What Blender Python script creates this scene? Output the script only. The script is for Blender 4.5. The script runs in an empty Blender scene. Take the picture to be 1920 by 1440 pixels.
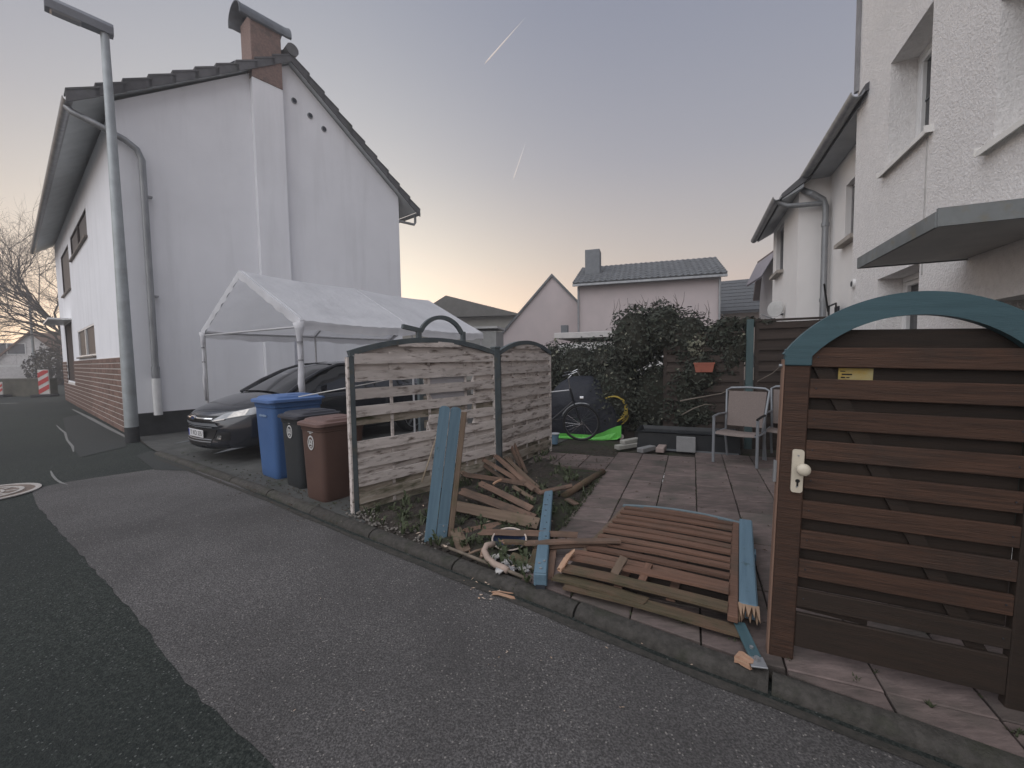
import bpy, math, random
from mathutils import Vector, Matrix
from mathutils.bvhtree import BVHTree
random.seed(7)
sc = bpy.context.scene
COL = sc.collection
R_ = math.radians

# ------------------------------------------------------------------ camera
CAM_H, FPX = 1.5, 790.0
cam_d = bpy.data.cameras.new('camera')
cam_d.sensor_width = 36.0
cam_d.lens = FPX / 1920 * 36
cam_d.clip_start, cam_d.clip_end = 0.05, 20000
cam = bpy.data.objects.new('camera', cam_d)
cam.location = (0, 0, CAM_H)
cam.rotation_euler = (R_(90 - 3.4), R_(0.86), 0)
COL.objects.link(cam)
sc.camera = cam

# ------------------------------------------------------------------ sky and added fill light
SUN_AZ = -26.0
LIGHT_AZ, LIGHT_EL = 220.0, 50.0
SKY_STRENGTH = 1.0
world = bpy.data.worlds.new('World')
sc.world = world
world.use_nodes = True
def build_sky():
    nt = world.node_tree
    nt.nodes.clear()
    N, L = nt.nodes, nt.links
    def math_(op, a, b=None, c=None, clamp=False):
        n = N.new('ShaderNodeMath'); n.operation = op; n.use_clamp = clamp
        for i, v in enumerate((a, b, c)):
            if v is None: continue
            if isinstance(v, (int, float)): n.inputs[i].default_value = v
            else: L.new(v, n.inputs[i])
        return n.outputs[0]
    tc = N.new('ShaderNodeTexCoord')
    sep = N.new('ShaderNodeSeparateXYZ'); L.new(tc.outputs['Generated'], sep.inputs[0])
    x, y, z = sep.outputs
    zc = math_('MAXIMUM', z, 0.0)
    # gradient by elevation (dusk: warm grey horizon to mauve blue zenith)
    ramp = N.new('ShaderNodeValToRGB'); L.new(zc, ramp.inputs[0])
    stops = [(0.0, (.68, .55, .49)), (.10, (.60, .515, .495)), (.22, (.475, .465, .475)), (.40, (.355, .368, .425)), (.62, (.268, .29, .37)), (1.0, (.25, .27, .345))]
    el = ramp.color_ramp.elements
    el[0].position, el[0].color = stops[0][0], (*stops[0][1], 1)
    el[1].position, el[1].color = stops[-1][0], (*stops[-1][1], 1)
    for p, c in stops[1:-1]:
        e = el.new(p); e.color = (*c, 1)
    # azimuth nearness to the sunken sun
    hl = math_('SQRT', math_('ADD', math_('MULTIPLY', x, x), math_('ADD', math_('MULTIPLY', y, y), 1e-5)))
    sx, sy = math.sin(R_(SUN_AZ)), math.cos(R_(SUN_AZ))
    ca = math_('DIVIDE', math_('ADD', math_('MULTIPLY', x, sx), math_('MULTIPLY', y, sy)), hl)
    a = math_('MULTIPLY_ADD', ca, .5, .5)
    a_wide = math_('POWER', math_('MAXIMUM', a, 0.0), 5.0)
    a_tight = math_('POWER', math_('MAXIMUM', a, 0.0), 22.0)
    e_low = math_('EXPONENT', math_('MULTIPLY', zc, -7.5))
    e_mid = math_('EXPONENT', math_('MULTIPLY', zc, -4.2))
    g1 = math_('MULTIPLY', a_wide, e_low)
    g2 = math_('MULTIPLY', a_tight, e_mid)
    def scaled(col, fac):
        n = N.new('ShaderNodeMix'); n.data_type = 'RGBA'; n.blend_type = 'MULTIPLY'; n.inputs[0].default_value = 1
        n.inputs['A'].default_value = (*col, 1); L.new(fac, n.inputs['B']); return n.outputs['Result']
    def add(a_, b_):
        n = N.new('ShaderNodeMix'); n.data_type = 'RGBA'; n.blend_type = 'ADD'; n.inputs[0].default_value = 1
        L.new(a_, n.inputs['A']); L.new(b_, n.inputs['B']); return n.outputs['Result']
    c = add(add(ramp.outputs[0], scaled((1.35, .70, .13), g1)), scaled((1.25, 1.24, 1.02), g2))
    bg = N.new('ShaderNodeBackground'); bg.inputs['Strength'].default_value = SKY_STRENGTH
    L.new(c, bg.inputs['Color'])
    out = N.new('ShaderNodeOutputWorld'); L.new(bg.outputs[0], out.inputs['Surface'])
build_sky()
fill_sun_d = bpy.data.lights.new('fill_sun', 'SUN')
fill_sun_d.energy, fill_sun_d.angle, fill_sun_d.color = 2.6, R_(90), (.985, .98, 1.0)     # added soft fill from behind the camera, lifts walls and ground
fill_sun = bpy.data.objects.new('fill_sun', fill_sun_d)
fill_sun.rotation_euler = Vector((-math.sin(R_(LIGHT_AZ)), -math.cos(R_(LIGHT_AZ)), -math.tan(R_(LIGHT_EL)))).to_track_quat('-Z', 'Y').to_euler()
fill_sun.location = (0, 0, 60)
COL.objects.link(fill_sun)
sc.view_settings.view_transform = 'Standard'
sc.view_settings.look = 'None'
sc.view_settings.exposure = 0.0
sc.view_settings.gamma = 1.0
sc.view_settings.use_curve_mapping = False

# ------------------------------------------------------------------ survey: turning photo measurements into places
CR = cam.rotation_euler.to_matrix()
CP = Vector((0, 0, CAM_H))
def ray(px, py): return CR @ Vector(((px - 960) / FPX, -(py - 720) / FPX, -1.0))
def G(px, py, z=0.0):
    d = ray(px, py); return CP + d * ((z - CAM_H) / d.z)
def P(px, py, Y):
    d = ray(px, py); return CP + d * (Y / d.y)
def PL(px, py, p0, n):
    d = ray(px, py); return CP + d * (n.dot(Vector(p0) - CP) / n.dot(d))
def AZ(a): return Vector((math.sin(R_(a)), math.cos(R_(a)), 0))
D_, C_ = AZ(113.1), AZ(23.1)             # along the garden front, along the right-hand house
def PS(p, s, z=0.0): v = D_ * p + C_ * s; v.z = z; return v
RZ_C = R_(90 - 23.1)

# ------------------------------------------------------------------ materials
MATS = {}
def mat(name, c1, c2=None, rough=.85, ns=6.0, stretch=(1, 1, 1), lo=.35, hi=.65, bump=0.0, bs=80.0, bdist=.01, metal=0.0,
        spec=.3, c3=None, ns3=2.0, lo3=.55, hi3=.7, stretch3=(1, 1, 1), vary=.0, detail=6, emit=None, coat=0.0, bvor=False, alpha=None, speck=None, transl=0.0):
    if name in MATS: return MATS[name]
    m = bpy.data.materials.new(name); m.use_nodes = True
    nt = m.node_tree; N, L = nt.nodes, nt.links
    b = N['Principled BSDF']
    b.inputs['Roughness'].default_value = rough
    b.inputs['Metallic'].default_value = metal
    b.inputs['Specular IOR Level'].default_value = spec
    if coat: b.inputs['Coat Weight'].default_value = coat; b.inputs['Coat Roughness'].default_value = .08
    tc = N.new('ShaderNodeTexCoord'); oi = N.new('ShaderNodeObjectInfo')
    mul = N.new('ShaderNodeMath'); mul.operation = 'MULTIPLY'; mul.inputs[1].default_value = 37.0
    L.new(oi.outputs['Random'], mul.inputs[0])
    av = N.new('ShaderNodeVectorMath'); av.operation = 'ADD'
    L.new(tc.outputs['Object'], av.inputs[0]); L.new(mul.outputs[0], av.inputs[1])
    def noise(scale, st, det=detail):
        mp = N.new('ShaderNodeMapping'); mp.inputs['Scale'].default_value = st
        L.new(av.outputs[0], mp.inputs['Vector'])
        n = N.new('ShaderNodeTexNoise'); n.inputs['Scale'].default_value = scale; n.inputs['Detail'].default_value = det
        n.inputs['Roughness'].default_value = .6
        L.new(mp.outputs[0], n.inputs['Vector']); return n.outputs['Fac']
    def remap(f, lo_, hi_):
        r = N.new('ShaderNodeMapRange'); r.inputs['From Min'].default_value = lo_; r.inputs['From Max'].default_value = hi_
        L.new(f, r.inputs['Value']); return r.outputs[0]
    c2 = c2 or tuple(v * .8 for v in c1)
    mx = N.new('ShaderNodeMix'); mx.data_type = 'RGBA'
    mx.inputs['A'].default_value = (*c1, 1); mx.inputs['B'].default_value = (*c2, 1)
    L.new(remap(noise(ns, stretch), lo, hi), mx.inputs['Factor'])
    col = mx.outputs['Result']
    if c3:
        m3 = N.new('ShaderNodeMix'); m3.data_type = 'RGBA'; m3.inputs['B'].default_value = (*c3, 1)
        L.new(col, m3.inputs['A']); L.new(remap(noise(ns3, stretch3), lo3, hi3), m3.inputs['Factor'])
        col = m3.outputs['Result']
    if speck:
        vo = N.new('ShaderNodeTexVoronoi'); vo.inputs['Scale'].default_value = 105.0; L.new(av.outputs[0], vo.inputs['Vector'])
        pk = N.new('ShaderNodeSeparateColor'); L.new(vo.outputs['Color'], pk.inputs[0])
        g1_ = N.new('ShaderNodeMath'); g1_.operation = 'GREATER_THAN'; g1_.inputs[1].default_value = .955; L.new(pk.outputs[0], g1_.inputs[0])
        g2_ = N.new('ShaderNodeMath'); g2_.operation = 'LESS_THAN'; g2_.inputs[1].default_value = .45; L.new(vo.outputs['Distance'], g2_.inputs[0])
        gm_ = N.new('ShaderNodeMath'); gm_.operation = 'MULTIPLY'; L.new(g1_.outputs[0], gm_.inputs[0]); L.new(g2_.outputs[0], gm_.inputs[1])
        ms = N.new('ShaderNodeMix'); ms.data_type = 'RGBA'; ms.inputs['B'].default_value = (*speck, 1)
        L.new(col, ms.inputs['A']); L.new(gm_.outputs[0], ms.inputs['Factor']); col = ms.outputs['Result']
    if vary:
        hs = N.new('ShaderNodeHueSaturation'); L.new(col, hs.inputs['Color'])
        mr = N.new('ShaderNodeMapRange'); mr.inputs['To Min'].default_value = 1 - vary; mr.inputs['To Max'].default_value = 1 + vary
        L.new(oi.outputs['Random'], mr.inputs['Value']); L.new(mr.outputs[0], hs.inputs['Value'])
        col = hs.outputs['Color']
    L.new(col, b.inputs['Base Color'])
    if emit: b.inputs['Emission Color'].default_value = (*emit[0], 1); b.inputs['Emission Strength'].default_value = emit[1]
    if alpha is not None: b.inputs['Alpha'].default_value = alpha
    if bump:
        if bvor:
            v = N.new('ShaderNodeTexVoronoi'); v.inputs['Scale'].default_value = bs; L.new(av.outputs[0], v.inputs['Vector'])
            f2 = noise(bs * .6, (1, 1, 1)); ad = N.new('ShaderNodeMath'); ad.operation = 'ADD'
            L.new(v.outputs['Distance'], ad.inputs[0]); L.new(f2, ad.inputs[1]); h = ad.outputs[0]
        else: h = noise(bs, stretch, 4)
        bp = N.new('ShaderNodeBump'); bp.inputs['Strength'].default_value = bump; bp.inputs['Distance'].default_value = bdist
        L.new(h, bp.inputs['Height']); L.new(bp.outputs[0], b.inputs['Normal'])
    if transl:
        tr_ = N.new('ShaderNodeBsdfTranslucent'); L.new(col, tr_.inputs['Color'])
        mxs = N.new('ShaderNodeMixShader'); mxs.inputs[0].default_value = transl
        L.new(b.outputs[0], mxs.inputs[1]); L.new(tr_.outputs[0], mxs.inputs[2]); L.new(mxs.outputs[0], N['Material Output'].inputs['Surface'])
    MATS[name] = m
    return m

# ------------------------------------------------------------------ mesh building
class MB:
    def __init__(s): s.v, s.f, s.smooth = [], [], False
    def add(s, vs, fs):
        o = len(s.v); s.v += [tuple(v) for v in vs]; s.f += [tuple(i + o for i in f) for f in fs]; return s
    def box(s, c, size, rot=None, bev=0.0):
        c = Vector(c); h = [x / 2 for x in size]
        if not bev:
            vs = [Vector((sx * h[0], sy * h[1], sz * h[2])) for sx in (-1, 1) for sy in (-1, 1) for sz in (-1, 1)]
            fs = [(0, 1, 3, 2), (4, 6, 7, 5), (0, 4, 5, 1), (2, 3, 7, 6), (0, 2, 6, 4), (1, 5, 7, 3)]
        else:
            bev = min(bev, min(h) * .8); vs, ix, fs = [], {}, []
            S = (-1, 1)
            for a in S:
                for b in S:
                    for d in S:
                        sg = (a, b, d)
                        for k in range(3):
                            ix[sg, k] = len(vs)
                            vs.append(Vector([sg[i] * (h[i] if i == k else h[i] - bev) for i in range(3)]))
            def sgn(i, si, j, sj, k, sk):
                t = [0, 0, 0]; t[i], t[j], t[k] = si, sj, sk; return tuple(t)
            for i in range(3):
                j, k = (i + 1) % 3, (i + 2) % 3
                for si in S: fs.append([ix[sgn(i, si, j, a, k, b), i] for a, b in ((-1, -1), (1, -1), (1, 1), (-1, 1))])
                for a in S:
                    for b in S: fs.append([ix[sgn(i, a, j, b, k, -1), i], ix[sgn(i, a, j, b, k, 1), i], ix[sgn(i, a, j, b, k, 1), j], ix[sgn(i, a, j, b, k, -1), j]])
            for a in S:
                for b in S:
                    for d in S: fs.append([ix[(a, b, d), k] for k in range(3)])
            for q, f in enumerate(fs):
                n = (vs[f[1]] - vs[f[0]]).cross(vs[f[2]] - vs[f[0]])
                if n.dot(sum((vs[i] for i in f), Vector()) / len(f)) < 0: fs[q] = f[::-1]
        if rot is not None: vs = [rot @ v for v in vs]
        return s.add([v + c for v in vs], fs)
    def beam(s, p0, p1, w, t, up=(0, 0, 1), bev=0.0):
        p0, p1 = Vector(p0), Vector(p1); x = (p1 - p0); L = x.length; x.normalize()
        y = Vector(up).cross(x)
        if y.length < 1e-5: y = Vector((0, 1, 0)).cross(x)
        y.normalize(); z = x.cross(y)
        return s.box((p0 + p1) / 2, (L, w, t), Matrix((x, y, z)).transposed(), bev)
    def tube(s, pts, r, n=8, cap=True):
        pts = [Vector(p) for p in pts]; rs = r if isinstance(r, (list, tuple)) else [r] * len(pts)
        rings, prev = [], None
        for i, p in enumerate(pts):
            d = (pts[min(i + 1, len(pts) - 1)] - pts[max(i - 1, 0)]).normalized()
            if prev is None:
                a = d.orthogonal().normalized()
            else:
                a = prev - d * prev.dot(d)
                a = a.normalized() if a.length > 1e-5 else d.orthogonal().normalized()
            prev = a; b = d.cross(a)
            rings.append([p + (a * math.cos(6.28318 * k / n) + b * math.sin(6.28318 * k / n)) * rs[i] for k in range(n)])
        vs = [v for g in rings for v in g]
        fs = [(i * n + k, i * n + (k + 1) % n, (i + 1) * n + (k + 1) % n, (i + 1) * n + k) for i in range(len(pts) - 1) for k in range(n)]
        if cap: fs += [tuple(range(n))[::-1], tuple(range((len(pts) - 1) * n, len(pts) * n))]
        return s.add(vs, fs)
    def loft(s, rings, cap=True, closed=True):
        n = len(rings[0]); vs = [v for g in rings for v in g]
        m = n if closed else n - 1
        fs = [(i * n + k, i * n + (k + 1) % n, (i + 1) * n + (k + 1) % n, (i + 1) * n + k) for i in range(len(rings) - 1) for k in range(m)]
        if cap: fs += [tuple(range(n))[::-1], tuple(range((len(rings) - 1) * n, len(rings) * n))]
        return s.add(vs, fs)
    def lathe(s, prof, n=20, c=(0, 0, 0), cap=True):
        return s.loft([[Vector((r * math.cos(6.28318 * k / n) + c[0], r * math.sin(6.28318 * k / n) + c[1], z + c[2])) for k in range(n)] for r, z in prof], cap=cap)
    def prism(s, poly, h0, h1, fn=None):
        fn = fn or (lambda a, b, h: Vector((a, b, h))); n = len(poly)
        vs = [fn(a, b, h0) for a, b in poly] + [fn(a, b, h1) for a, b in poly]
        fs = [tuple(range(n))[::-1], tuple(range(n, 2 * n))] + [(i, (i + 1) % n, n + (i + 1) % n, n + i) for i in range(n)]
        return s.add(vs, fs)
    def build(s, name, m, parent=None, label=None, smooth=False, kind=None, fix=True):
        me = bpy.data.meshes.new(name); me.from_pydata(s.v, [], s.f); me.materials.append(m)
        if fix and len(s.f) < 60000:
            import bmesh
            b = bmesh.new(); b.from_mesh(me); bmesh.ops.recalc_face_normals(b, faces=b.faces); b.to_mesh(me); b.free()
        if smooth:
            me.polygons.foreach_set('use_smooth', [True] * len(me.polygons))
            if smooth is not True:
                try: me.set_sharp_from_angle(angle=R_(smooth))
                except Exception: pass
        o = bpy.data.objects.new(name, me); COL.objects.link(o)
        if parent: o.parent = parent
        if label: o['label'] = label
        if kind: o['kind'] = kind
        return o

def tag(o, label, cat, group=None, kind=None):
    o['label'] = label; o['category'] = cat
    if group: o['group'] = group
    if kind: o['kind'] = kind
    return o
def thing(name, label, cat, loc=(0, 0, 0), rz=0.0, group=None, mw=None):
    o = bpy.data.objects.new(name, None); COL.objects.link(o); o.empty_display_size = .1
    if mw is not None: o.matrix_world = mw
    else: o.location = loc; o.rotation_euler = (0, 0, rz)
    return tag(o, label, cat, group)
def struct(name, mb, m, label=None, parent=None, smooth=False):
    o = mb.build(name, m, parent, smooth=smooth); 
    if parent is None: o['kind'] = 'structure'
    if label: o['label'] = label
    return o
def frame(x, y, o):
    x = Vector(x).normalized(); y = Vector(y); y = (y - x * y.dot(x)).normalized(); z = x.cross(y)
    m = Matrix((x, y, z)).transposed().to_4x4(); m.translation = Vector(o); return m
def holes_wall(mb, u0, u1, v0, v1, holes, depth, fn):
    us = sorted({u0, u1, *[h[0] for h in holes], *[h[1] for h in holes]}); vs = sorted({v0, v1, *[h[2] for h in holes], *[h[3] for h in holes]})
    us = [u for u in us if u0 <= u <= u1]; vs = [v for v in vs if v0 <= v <= v1]
    for i in range(len(us) - 1):
        for j in range(len(vs) - 1):
            a, b, c, d = us[i], us[i + 1], vs[j], vs[j + 1]
            if any(h[0] - 1e-6 <= a and b <= h[1] + 1e-6 and h[2] - 1e-6 <= c and d <= h[3] + 1e-6 for h in holes): continue
            mb.add([fn(a, c, 0), fn(b, c, 0), fn(b, d, 0), fn(a, d, 0)], [(0, 1, 2, 3)])
    for a, b, c, d in holes:
        q = [(a, c), (b, c), (b, d), (a, d)]
        for k in range(4):
            p, r = q[k], q[(k + 1) % 4]
            mb.add([fn(*p, 0), fn(*r, 0), fn(*r, depth), fn(*p, depth)], [(0, 1, 2, 3)])
def clip(poly, a, b, c):
    """keep the part of a polygon where a*x+b*y+c >= 0"""
    out = []
    for i in range(len(poly)):
        p, q = poly[i], poly[(i + 1) % len(poly)]
        dp, dq = a * p[0] + b * p[1] + c, a * q[0] + b * q[1] + c
        if dp >= 0: out.append(p)
        if dp * dq < 0:
            t = dp / (dp - dq); out.append((p[0] + (q[0] - p[0]) * t, p[1] + (q[1] - p[1]) * t))
    return out
def text(s, size, m, parent, mw_local, name='lettering'):
    cu = bpy.data.curves.new(name, 'FONT'); cu.body = s; cu.size = size; cu.align_x = 'CENTER'; cu.align_y = 'CENTER'; cu.extrude = .0008
    cu.materials.append(m)
    tmp = bpy.data.objects.new(name, cu); COL.objects.link(tmp); bpy.context.view_layer.update()
    me = bpy.data.meshes.new_from_object(tmp.evaluated_get(bpy.context.evaluated_depsgraph_get())); bpy.data.objects.remove(tmp)
    o = bpy.data.objects.new(name, me); COL.objects.link(o); o.parent = parent; o.matrix_local = mw_local
    return o
def rrect(w, d, r, n=4):
    pts = []
    for cx, cy, a0 in ((w / 2 - r, d / 2 - r, 0), (-w / 2 + r, d / 2 - r, 90), (-w / 2 + r, -d / 2 + r, 180), (w / 2 - r, -d / 2 + r, 270)):
        for k in range(n + 1):
            a = R_(a0 + 90 * k / n); pts.append((cx + r * math.cos(a), cy + r * math.sin(a)))
    return pts

# material library ------------------------------------------------------------
asph_old = mat('asphalt_old', (.011, .016, .014), (.050, .057, .051), rough=.9, ns=85, lo=.42, hi=.64, bump=.9, bs=120, bdist=.01, c3=(.017, .021, .020), ns3=.5, lo3=.45, hi3=.75, speck=(.11, .115, .11))
asph_new = mat('asphalt_patch', (.064, .061, .060), (.172, .163, .161), rough=.92, ns=105, lo=.42, hi=.62, bump=1.0, bs=115, bdist=.012, c3=(.048, .046, .045), ns3=.8, lo3=.40, hi3=.85, speck=(.24, .225, .21))
asph_dark = mat('asphalt_dark', (.028, .031, .030), (.045, .048, .046), ns=140, bump=.5, bs=220, bdist=.005)
kerb_m = mat('kerb_stone', (.066, .061, .055), (.036, .034, .030), ns=26, bump=.8, bs=70, bdist=.01, c3=(.033, .036, .024), ns3=5, lo3=.5, hi3=.7, vary=.12)
soil_m = mat('soil', (.030, .025, .021), (.055, .046, .038), ns=18, bump=.9, bs=60, bdist=.02, c3=(.028, .036, .016), ns3=3, lo3=.5, hi3=.65)
conc_m = mat('old_concrete', (.085, .085, .080), (.055, .056, .053), ns=5, bump=.4, bs=120, c3=(.04, .045, .035), ns3=1.3)
slab_m = mat('paving_slab', (.175, .135, .124), (.105, .083, .077), rough=.85, ns=7, bump=.6, bs=20, bdist=.010, stretch=(1, 3, 1), c3=(.075, .070, .060), ns3=2.6, lo3=.47, hi3=.72, vary=.2)
white_wall = mat('white_render', (.80, .805, .83), (.76, .765, .79), ns=1.2, rough=.92, bump=.4, bs=60, bdist=.006, c3=(.62, .625, .64), ns3=1.3, lo3=.5, hi3=1.0, stretch3=(2.2, 2.2, .22))
rough_wall = mat('rough_render', (.82, .80, .785), (.73, .71, .695), ns=20, rough=.95, bump=.9, bs=48, bdist=.016, bvor=False, c3=(.70, .685, .67), ns3=1.1, lo3=.5, hi3=.8)
smooth_wall = mat('smooth_render', (.80, .78, .76), (.76, .74, .72), ns=2, rough=.92, bump=.15, bs=120, bdist=.003)
reveal_m = mat('reveal_paint', (.7, .7, .7), (.64, .64, .64), ns=3, rough=.8)
tile_m = mat('roof_tile', (.13, .13, .135), (.095, .095, .10), ns=5, bump=.3, bs=40, vary=.15, c3=(.09, .095, .085), ns3=3)
tile_grey = mat('roof_tile_grey', (.135, .14, .145), (.10, .105, .11), ns=4, vary=.1)
brick_m = mat('clinker_brick', (.20, .125, .098), (.135, .085, .07), ns=20, bump=.4, bs=90, vary=.2)
mortar_m = mat('mortar', (.62, .59, .56), (.54, .51, .48), ns=20)
plinth_m = mat('plinth_paint', (.032, .034, .036), (.045, .046, .048), ns=6, bump=.3, bs=90)
steel_m = mat('galvanised_steel', (.40, .43, .44), (.33, .355, .365), rough=.55, metal=.5, ns=5, c3=(.3, .32, .32), ns3=2)
zinc_m = mat('zinc_pipe', (.34, .35, .36), (.25, .26, .27), rough=.5, metal=.6, ns=8, stretch=(1, 1, .3))
darkmetal = mat('dark_metal', (.05, .055, .065), (.035, .04, .048), rough=.5, metal=.3, ns=8)
glass_m = mat('window_glass', (.025, .028, .032), (.02, .022, .025), rough=.06, spec=.6, ns=2)
frame_w = mat('white_frame', (.75, .75, .74), (.68, .68, .67), rough=.4, ns=6)
frame_b = mat('brown_frame', (.06, .045, .04), (.045, .034, .03), ns=8)
sill_w = mat('white_sill', (.78, .77, .74), (.7, .69, .66), rough=.45, ns=6)
blue_m = mat('blue_paint', (.115, .185, .235), (.092, .152, .198), rough=.6, ns=5, stretch=(.6, 8, 8), bump=.25, bs=40, c3=(.06, .10, .11), ns3=14, lo3=.62, hi3=.72, vary=.1)
gate_blue = mat('gate_blue_paint', (.055, .105, .122), (.044, .086, .100), rough=.55, ns=5, stretch=(.6, 8, 8), bump=.2, bs=40, c3=(.04, .07, .08), ns3=8, lo3=.6, hi3=.75)
dusk_blue = mat('faded_blue_paint', (.095, .112, .118), (.07, .085, .092), rough=.7, ns=6, c3=(.10, .10, .085), ns3=9, lo3=.55, hi3=.7, bump=.3, bs=50)
white_wood = mat('weathered_white_paint', (.64, .585, .55), (.45, .40, .37), rough=.85, ns=3.6, stretch=(1, 6, 6), lo=.3, hi=.7, c3=(.12, .092, .073), ns3=5.5, lo3=.52, hi3=.69, stretch3=(1, 4.5, 4.5), bump=.5, bs=26, bdist=.006, vary=.14)
white_wood_dirty = mat('dirty_white_paint', (.40, .355, .30), (.26, .22, .175), rough=.9, ns=3.2, stretch=(1, 6, 6), c3=(.075, .075, .04), ns3=3.5, lo3=.48, hi3=.66, stretch3=(1, 4, 4), bump=.5, bs=26, vary=.14)
grey_board = mat('grey_board', (.40, .39, .41), (.34, .33, .35), rough=.8, ns=4, stretch=(1, 8, 8), bump=.25, bs=30, vary=.06)
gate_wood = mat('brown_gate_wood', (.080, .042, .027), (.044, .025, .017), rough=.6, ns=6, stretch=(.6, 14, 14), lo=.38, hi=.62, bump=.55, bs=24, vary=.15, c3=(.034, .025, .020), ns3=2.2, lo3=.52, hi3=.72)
gate_wood_dark = mat('dark_shaded_gate_wood', (.033, .022, .016), (.023, .017, .013), rough=.7, ns=4, stretch=(.8, 12, 12), bump=.3, bs=30, vary=.12)  # darker copy of the gate wood; shade between slats is in its colour
old_wood = mat('brown_fence_wood', (.175, .098, .068), (.11, .062, .043), rough=.8, ns=3, stretch=(.8, 14, 14), bump=.4, bs=34, vary=.18, c3=(.085, .065, .048), ns3=2.5, lo3=.5, hi3=.75)
broken_wood = mat('broken_board_wood', (.185, .118, .086), (.115, .074, .055), rough=.85, ns=3, stretch=(.8, 14, 14), bump=.5, bs=34, vary=.25, c3=(.075, .062, .048), ns3=3.0, lo3=.46, hi3=.72)
grey_wood = mat('grey_brown_wood', (.185, .135, .098), (.13, .092, .066), rough=.85, ns=3, stretch=(.8, 14, 14), bump=.4, bs=34, vary=.18, c3=(.09, .085, .045), ns3=2.5, lo3=.55, hi3=.75)
mossy_wood = mat('mossy_wood', (.115, .088, .055), (.060, .054, .032), rough=.9, ns=7, stretch=(.8, 8, 8), bump=.4, bs=34, c3=(.13, .08, .055), ns3=3.0, lo3=.45, hi3=.65)
fresh_wood = mat('fresh_split_wood', (.36, .20, .13), (.42, .28, .19), rough=.8, ns=10, stretch=(.5, 8, 8), bump=.4, bs=60)
dark_fence = mat('dark_stained_fence', (.062, .047, .039), (.044, .034, .029), rough=.8, ns=3, stretch=(.8, 12, 12), bump=.3, bs=30, vary=.15)
teal_post = mat('teal_post_paint', (.075, .115, .118), (.06, .095, .10), rough=.7, ns=5, stretch=(6, 6, .6))
plastic_w = mat('ivory_plastic', (.58, .53, .43), (.52, .47, .38), rough=.4, ns=8)
black_m = mat('black_print', (.012, .012, .012), (.01, .01, .01), rough=.6)
# ================================================================== THE SETTING
def sheet(pts, z): 
    m = MB(); m.add([(p[0], p[1], z) for p in pts], [tuple(range(len(pts)))]); return m
KF = [(-6.15, 7.04), (-2.78, 4.65), (-1.46, 3.65), (-.70, 3.10), (.14, 2.49), (.91, 1.92), (1.21, 1.72), (1.50, 1.52), (2.10, 1.10), (2.9, .50)]
struct('road', sheet([(-84, -24), (64, -24), (64, 79), (-84, 79)], 0), asph_old, 'dark worn asphalt of the narrow lane')
lane0 = [(-5.87, 5.05), (-5.78, 5.33), (-5.5, 5.61), (-5.14, 5.95), (-4.3, 5.80)] + [(x - .03, y - .03) for x, y in KF[1:]] + [(1.9, -1.2), (.9, -.6), (0.0, .55), (-.89, 1.47), (-1.56, 1.9), (-2.48, 2.58), (-3.45, 3.26), (-5.1, 4.42)]
lane = []
for i_ in range(len(lane0)):          # ragged seam
    a_, b_ = Vector(lane0[i_]), Vector(lane0[(i_ + 1) % len(lane0)]); n_ = max(1, int((b_ - a_).length / .09))
    q_ = Vector((-(b_ - a_).y, (b_ - a_).x)).normalized()
    for k_ in range(n_): lane.append(tuple(a_ + (b_ - a_) * (k_ / n_) + q_ * random.gauss(0, .005)))
struct('asphalt_patch', sheet(lane, .004), asph_new, 'paler grey brown asphalt patch along the kerb')
struct('asphalt_strip', sheet([G(118, 784)[:2], G(158, 776)[:2], G(238, 822)[:2], G(236, 838)[:2], G(150, 858)[:2], G(128, 830)[:2]], .006), asph_dark, 'fresh dark asphalt strip beside the brick wall')
struct('asphalt_strip', sheet([G(290, 882)[:2], G(390, 884)[:2], G(330, 850)[:2], G(282, 846)[:2], G(255, 855)[:2]], .008), asph_dark, 'small dark asphalt repair at the driveway mouth')
light_line = mat('pale_line', (.24, .24, .23), (.13, .13, .125), ns=30)
def ribbon(pts, w, z):
    m = MB(); n = len(pts); vs = []
    for i, p in enumerate(pts):
        a, b = Vector(pts[max(i - 1, 0)]), Vector(pts[min(i + 1, n - 1)]); d = (b - a).normalized(); q = Vector((-d.y, d.x))
        ww = w * (.5 if i in (0, n - 1) else random.uniform(.75, 1.3))
        vs += [(p[0] + q.x * ww / 2, p[1] + q.y * ww / 2, z), (p[0] - q.x * ww / 2, p[1] - q.y * ww / 2, z)]
    m.add(vs, [(2 * i, 2 * i + 1, 2 * i + 3, 2 * i + 2) for i in range(n - 1)]); return m
struct('road_crack', ribbon([G(*p)[:2] for p in ((106, 798), (114, 806), (122, 812), (126, 826), (136, 838), (138, 848))], .032, .010), light_line, 'pale filled crack in the dark asphalt')
struct('road_crack', ribbon([G(*p)[:2] for p in ((95, 884), (99, 893), (106, 901), (114, 906), (126, 910))], .026, .010), light_line, 'short pale filled crack near the manhole')
struct('road_marking', ribbon([G(*p)[:2] for p in ((-10, 757), (12, 756.5), (34, 756))], .28, .006), light_line, 'faded white line across the far lane')
struct('road_marking', ribbon([G(*p)[:2] for p in ((136, 768), (170, 785), (205, 804), (242, 823))], .10, .012), light_line, 'thin pale edge line at the foot of the brick wall')
gs = [(x + .05, y + .07) for x, y in KF] + [(40, -6), (45, 76), (-25, 76), (-3.2, 14.2), (-7.68, 8.46)]
struct('garden_soil', sheet(gs, .018), soil_m, 'bare dark soil of the gardens')
dw = [(x + .05, y + .07) for x, y in KF[:3]] + [(-1.36, 3.78), (-1.60, 4.05), (-.26, 5.48), (1.0, 7.6), (2.3, 14.0), (-3.3, 14.0), (-7.66, 8.50), (-6.4, 7.35)]
struct('driveway', sheet(dw, .03), conc_m, 'worn dark concrete driveway below the tent carport')

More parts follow.
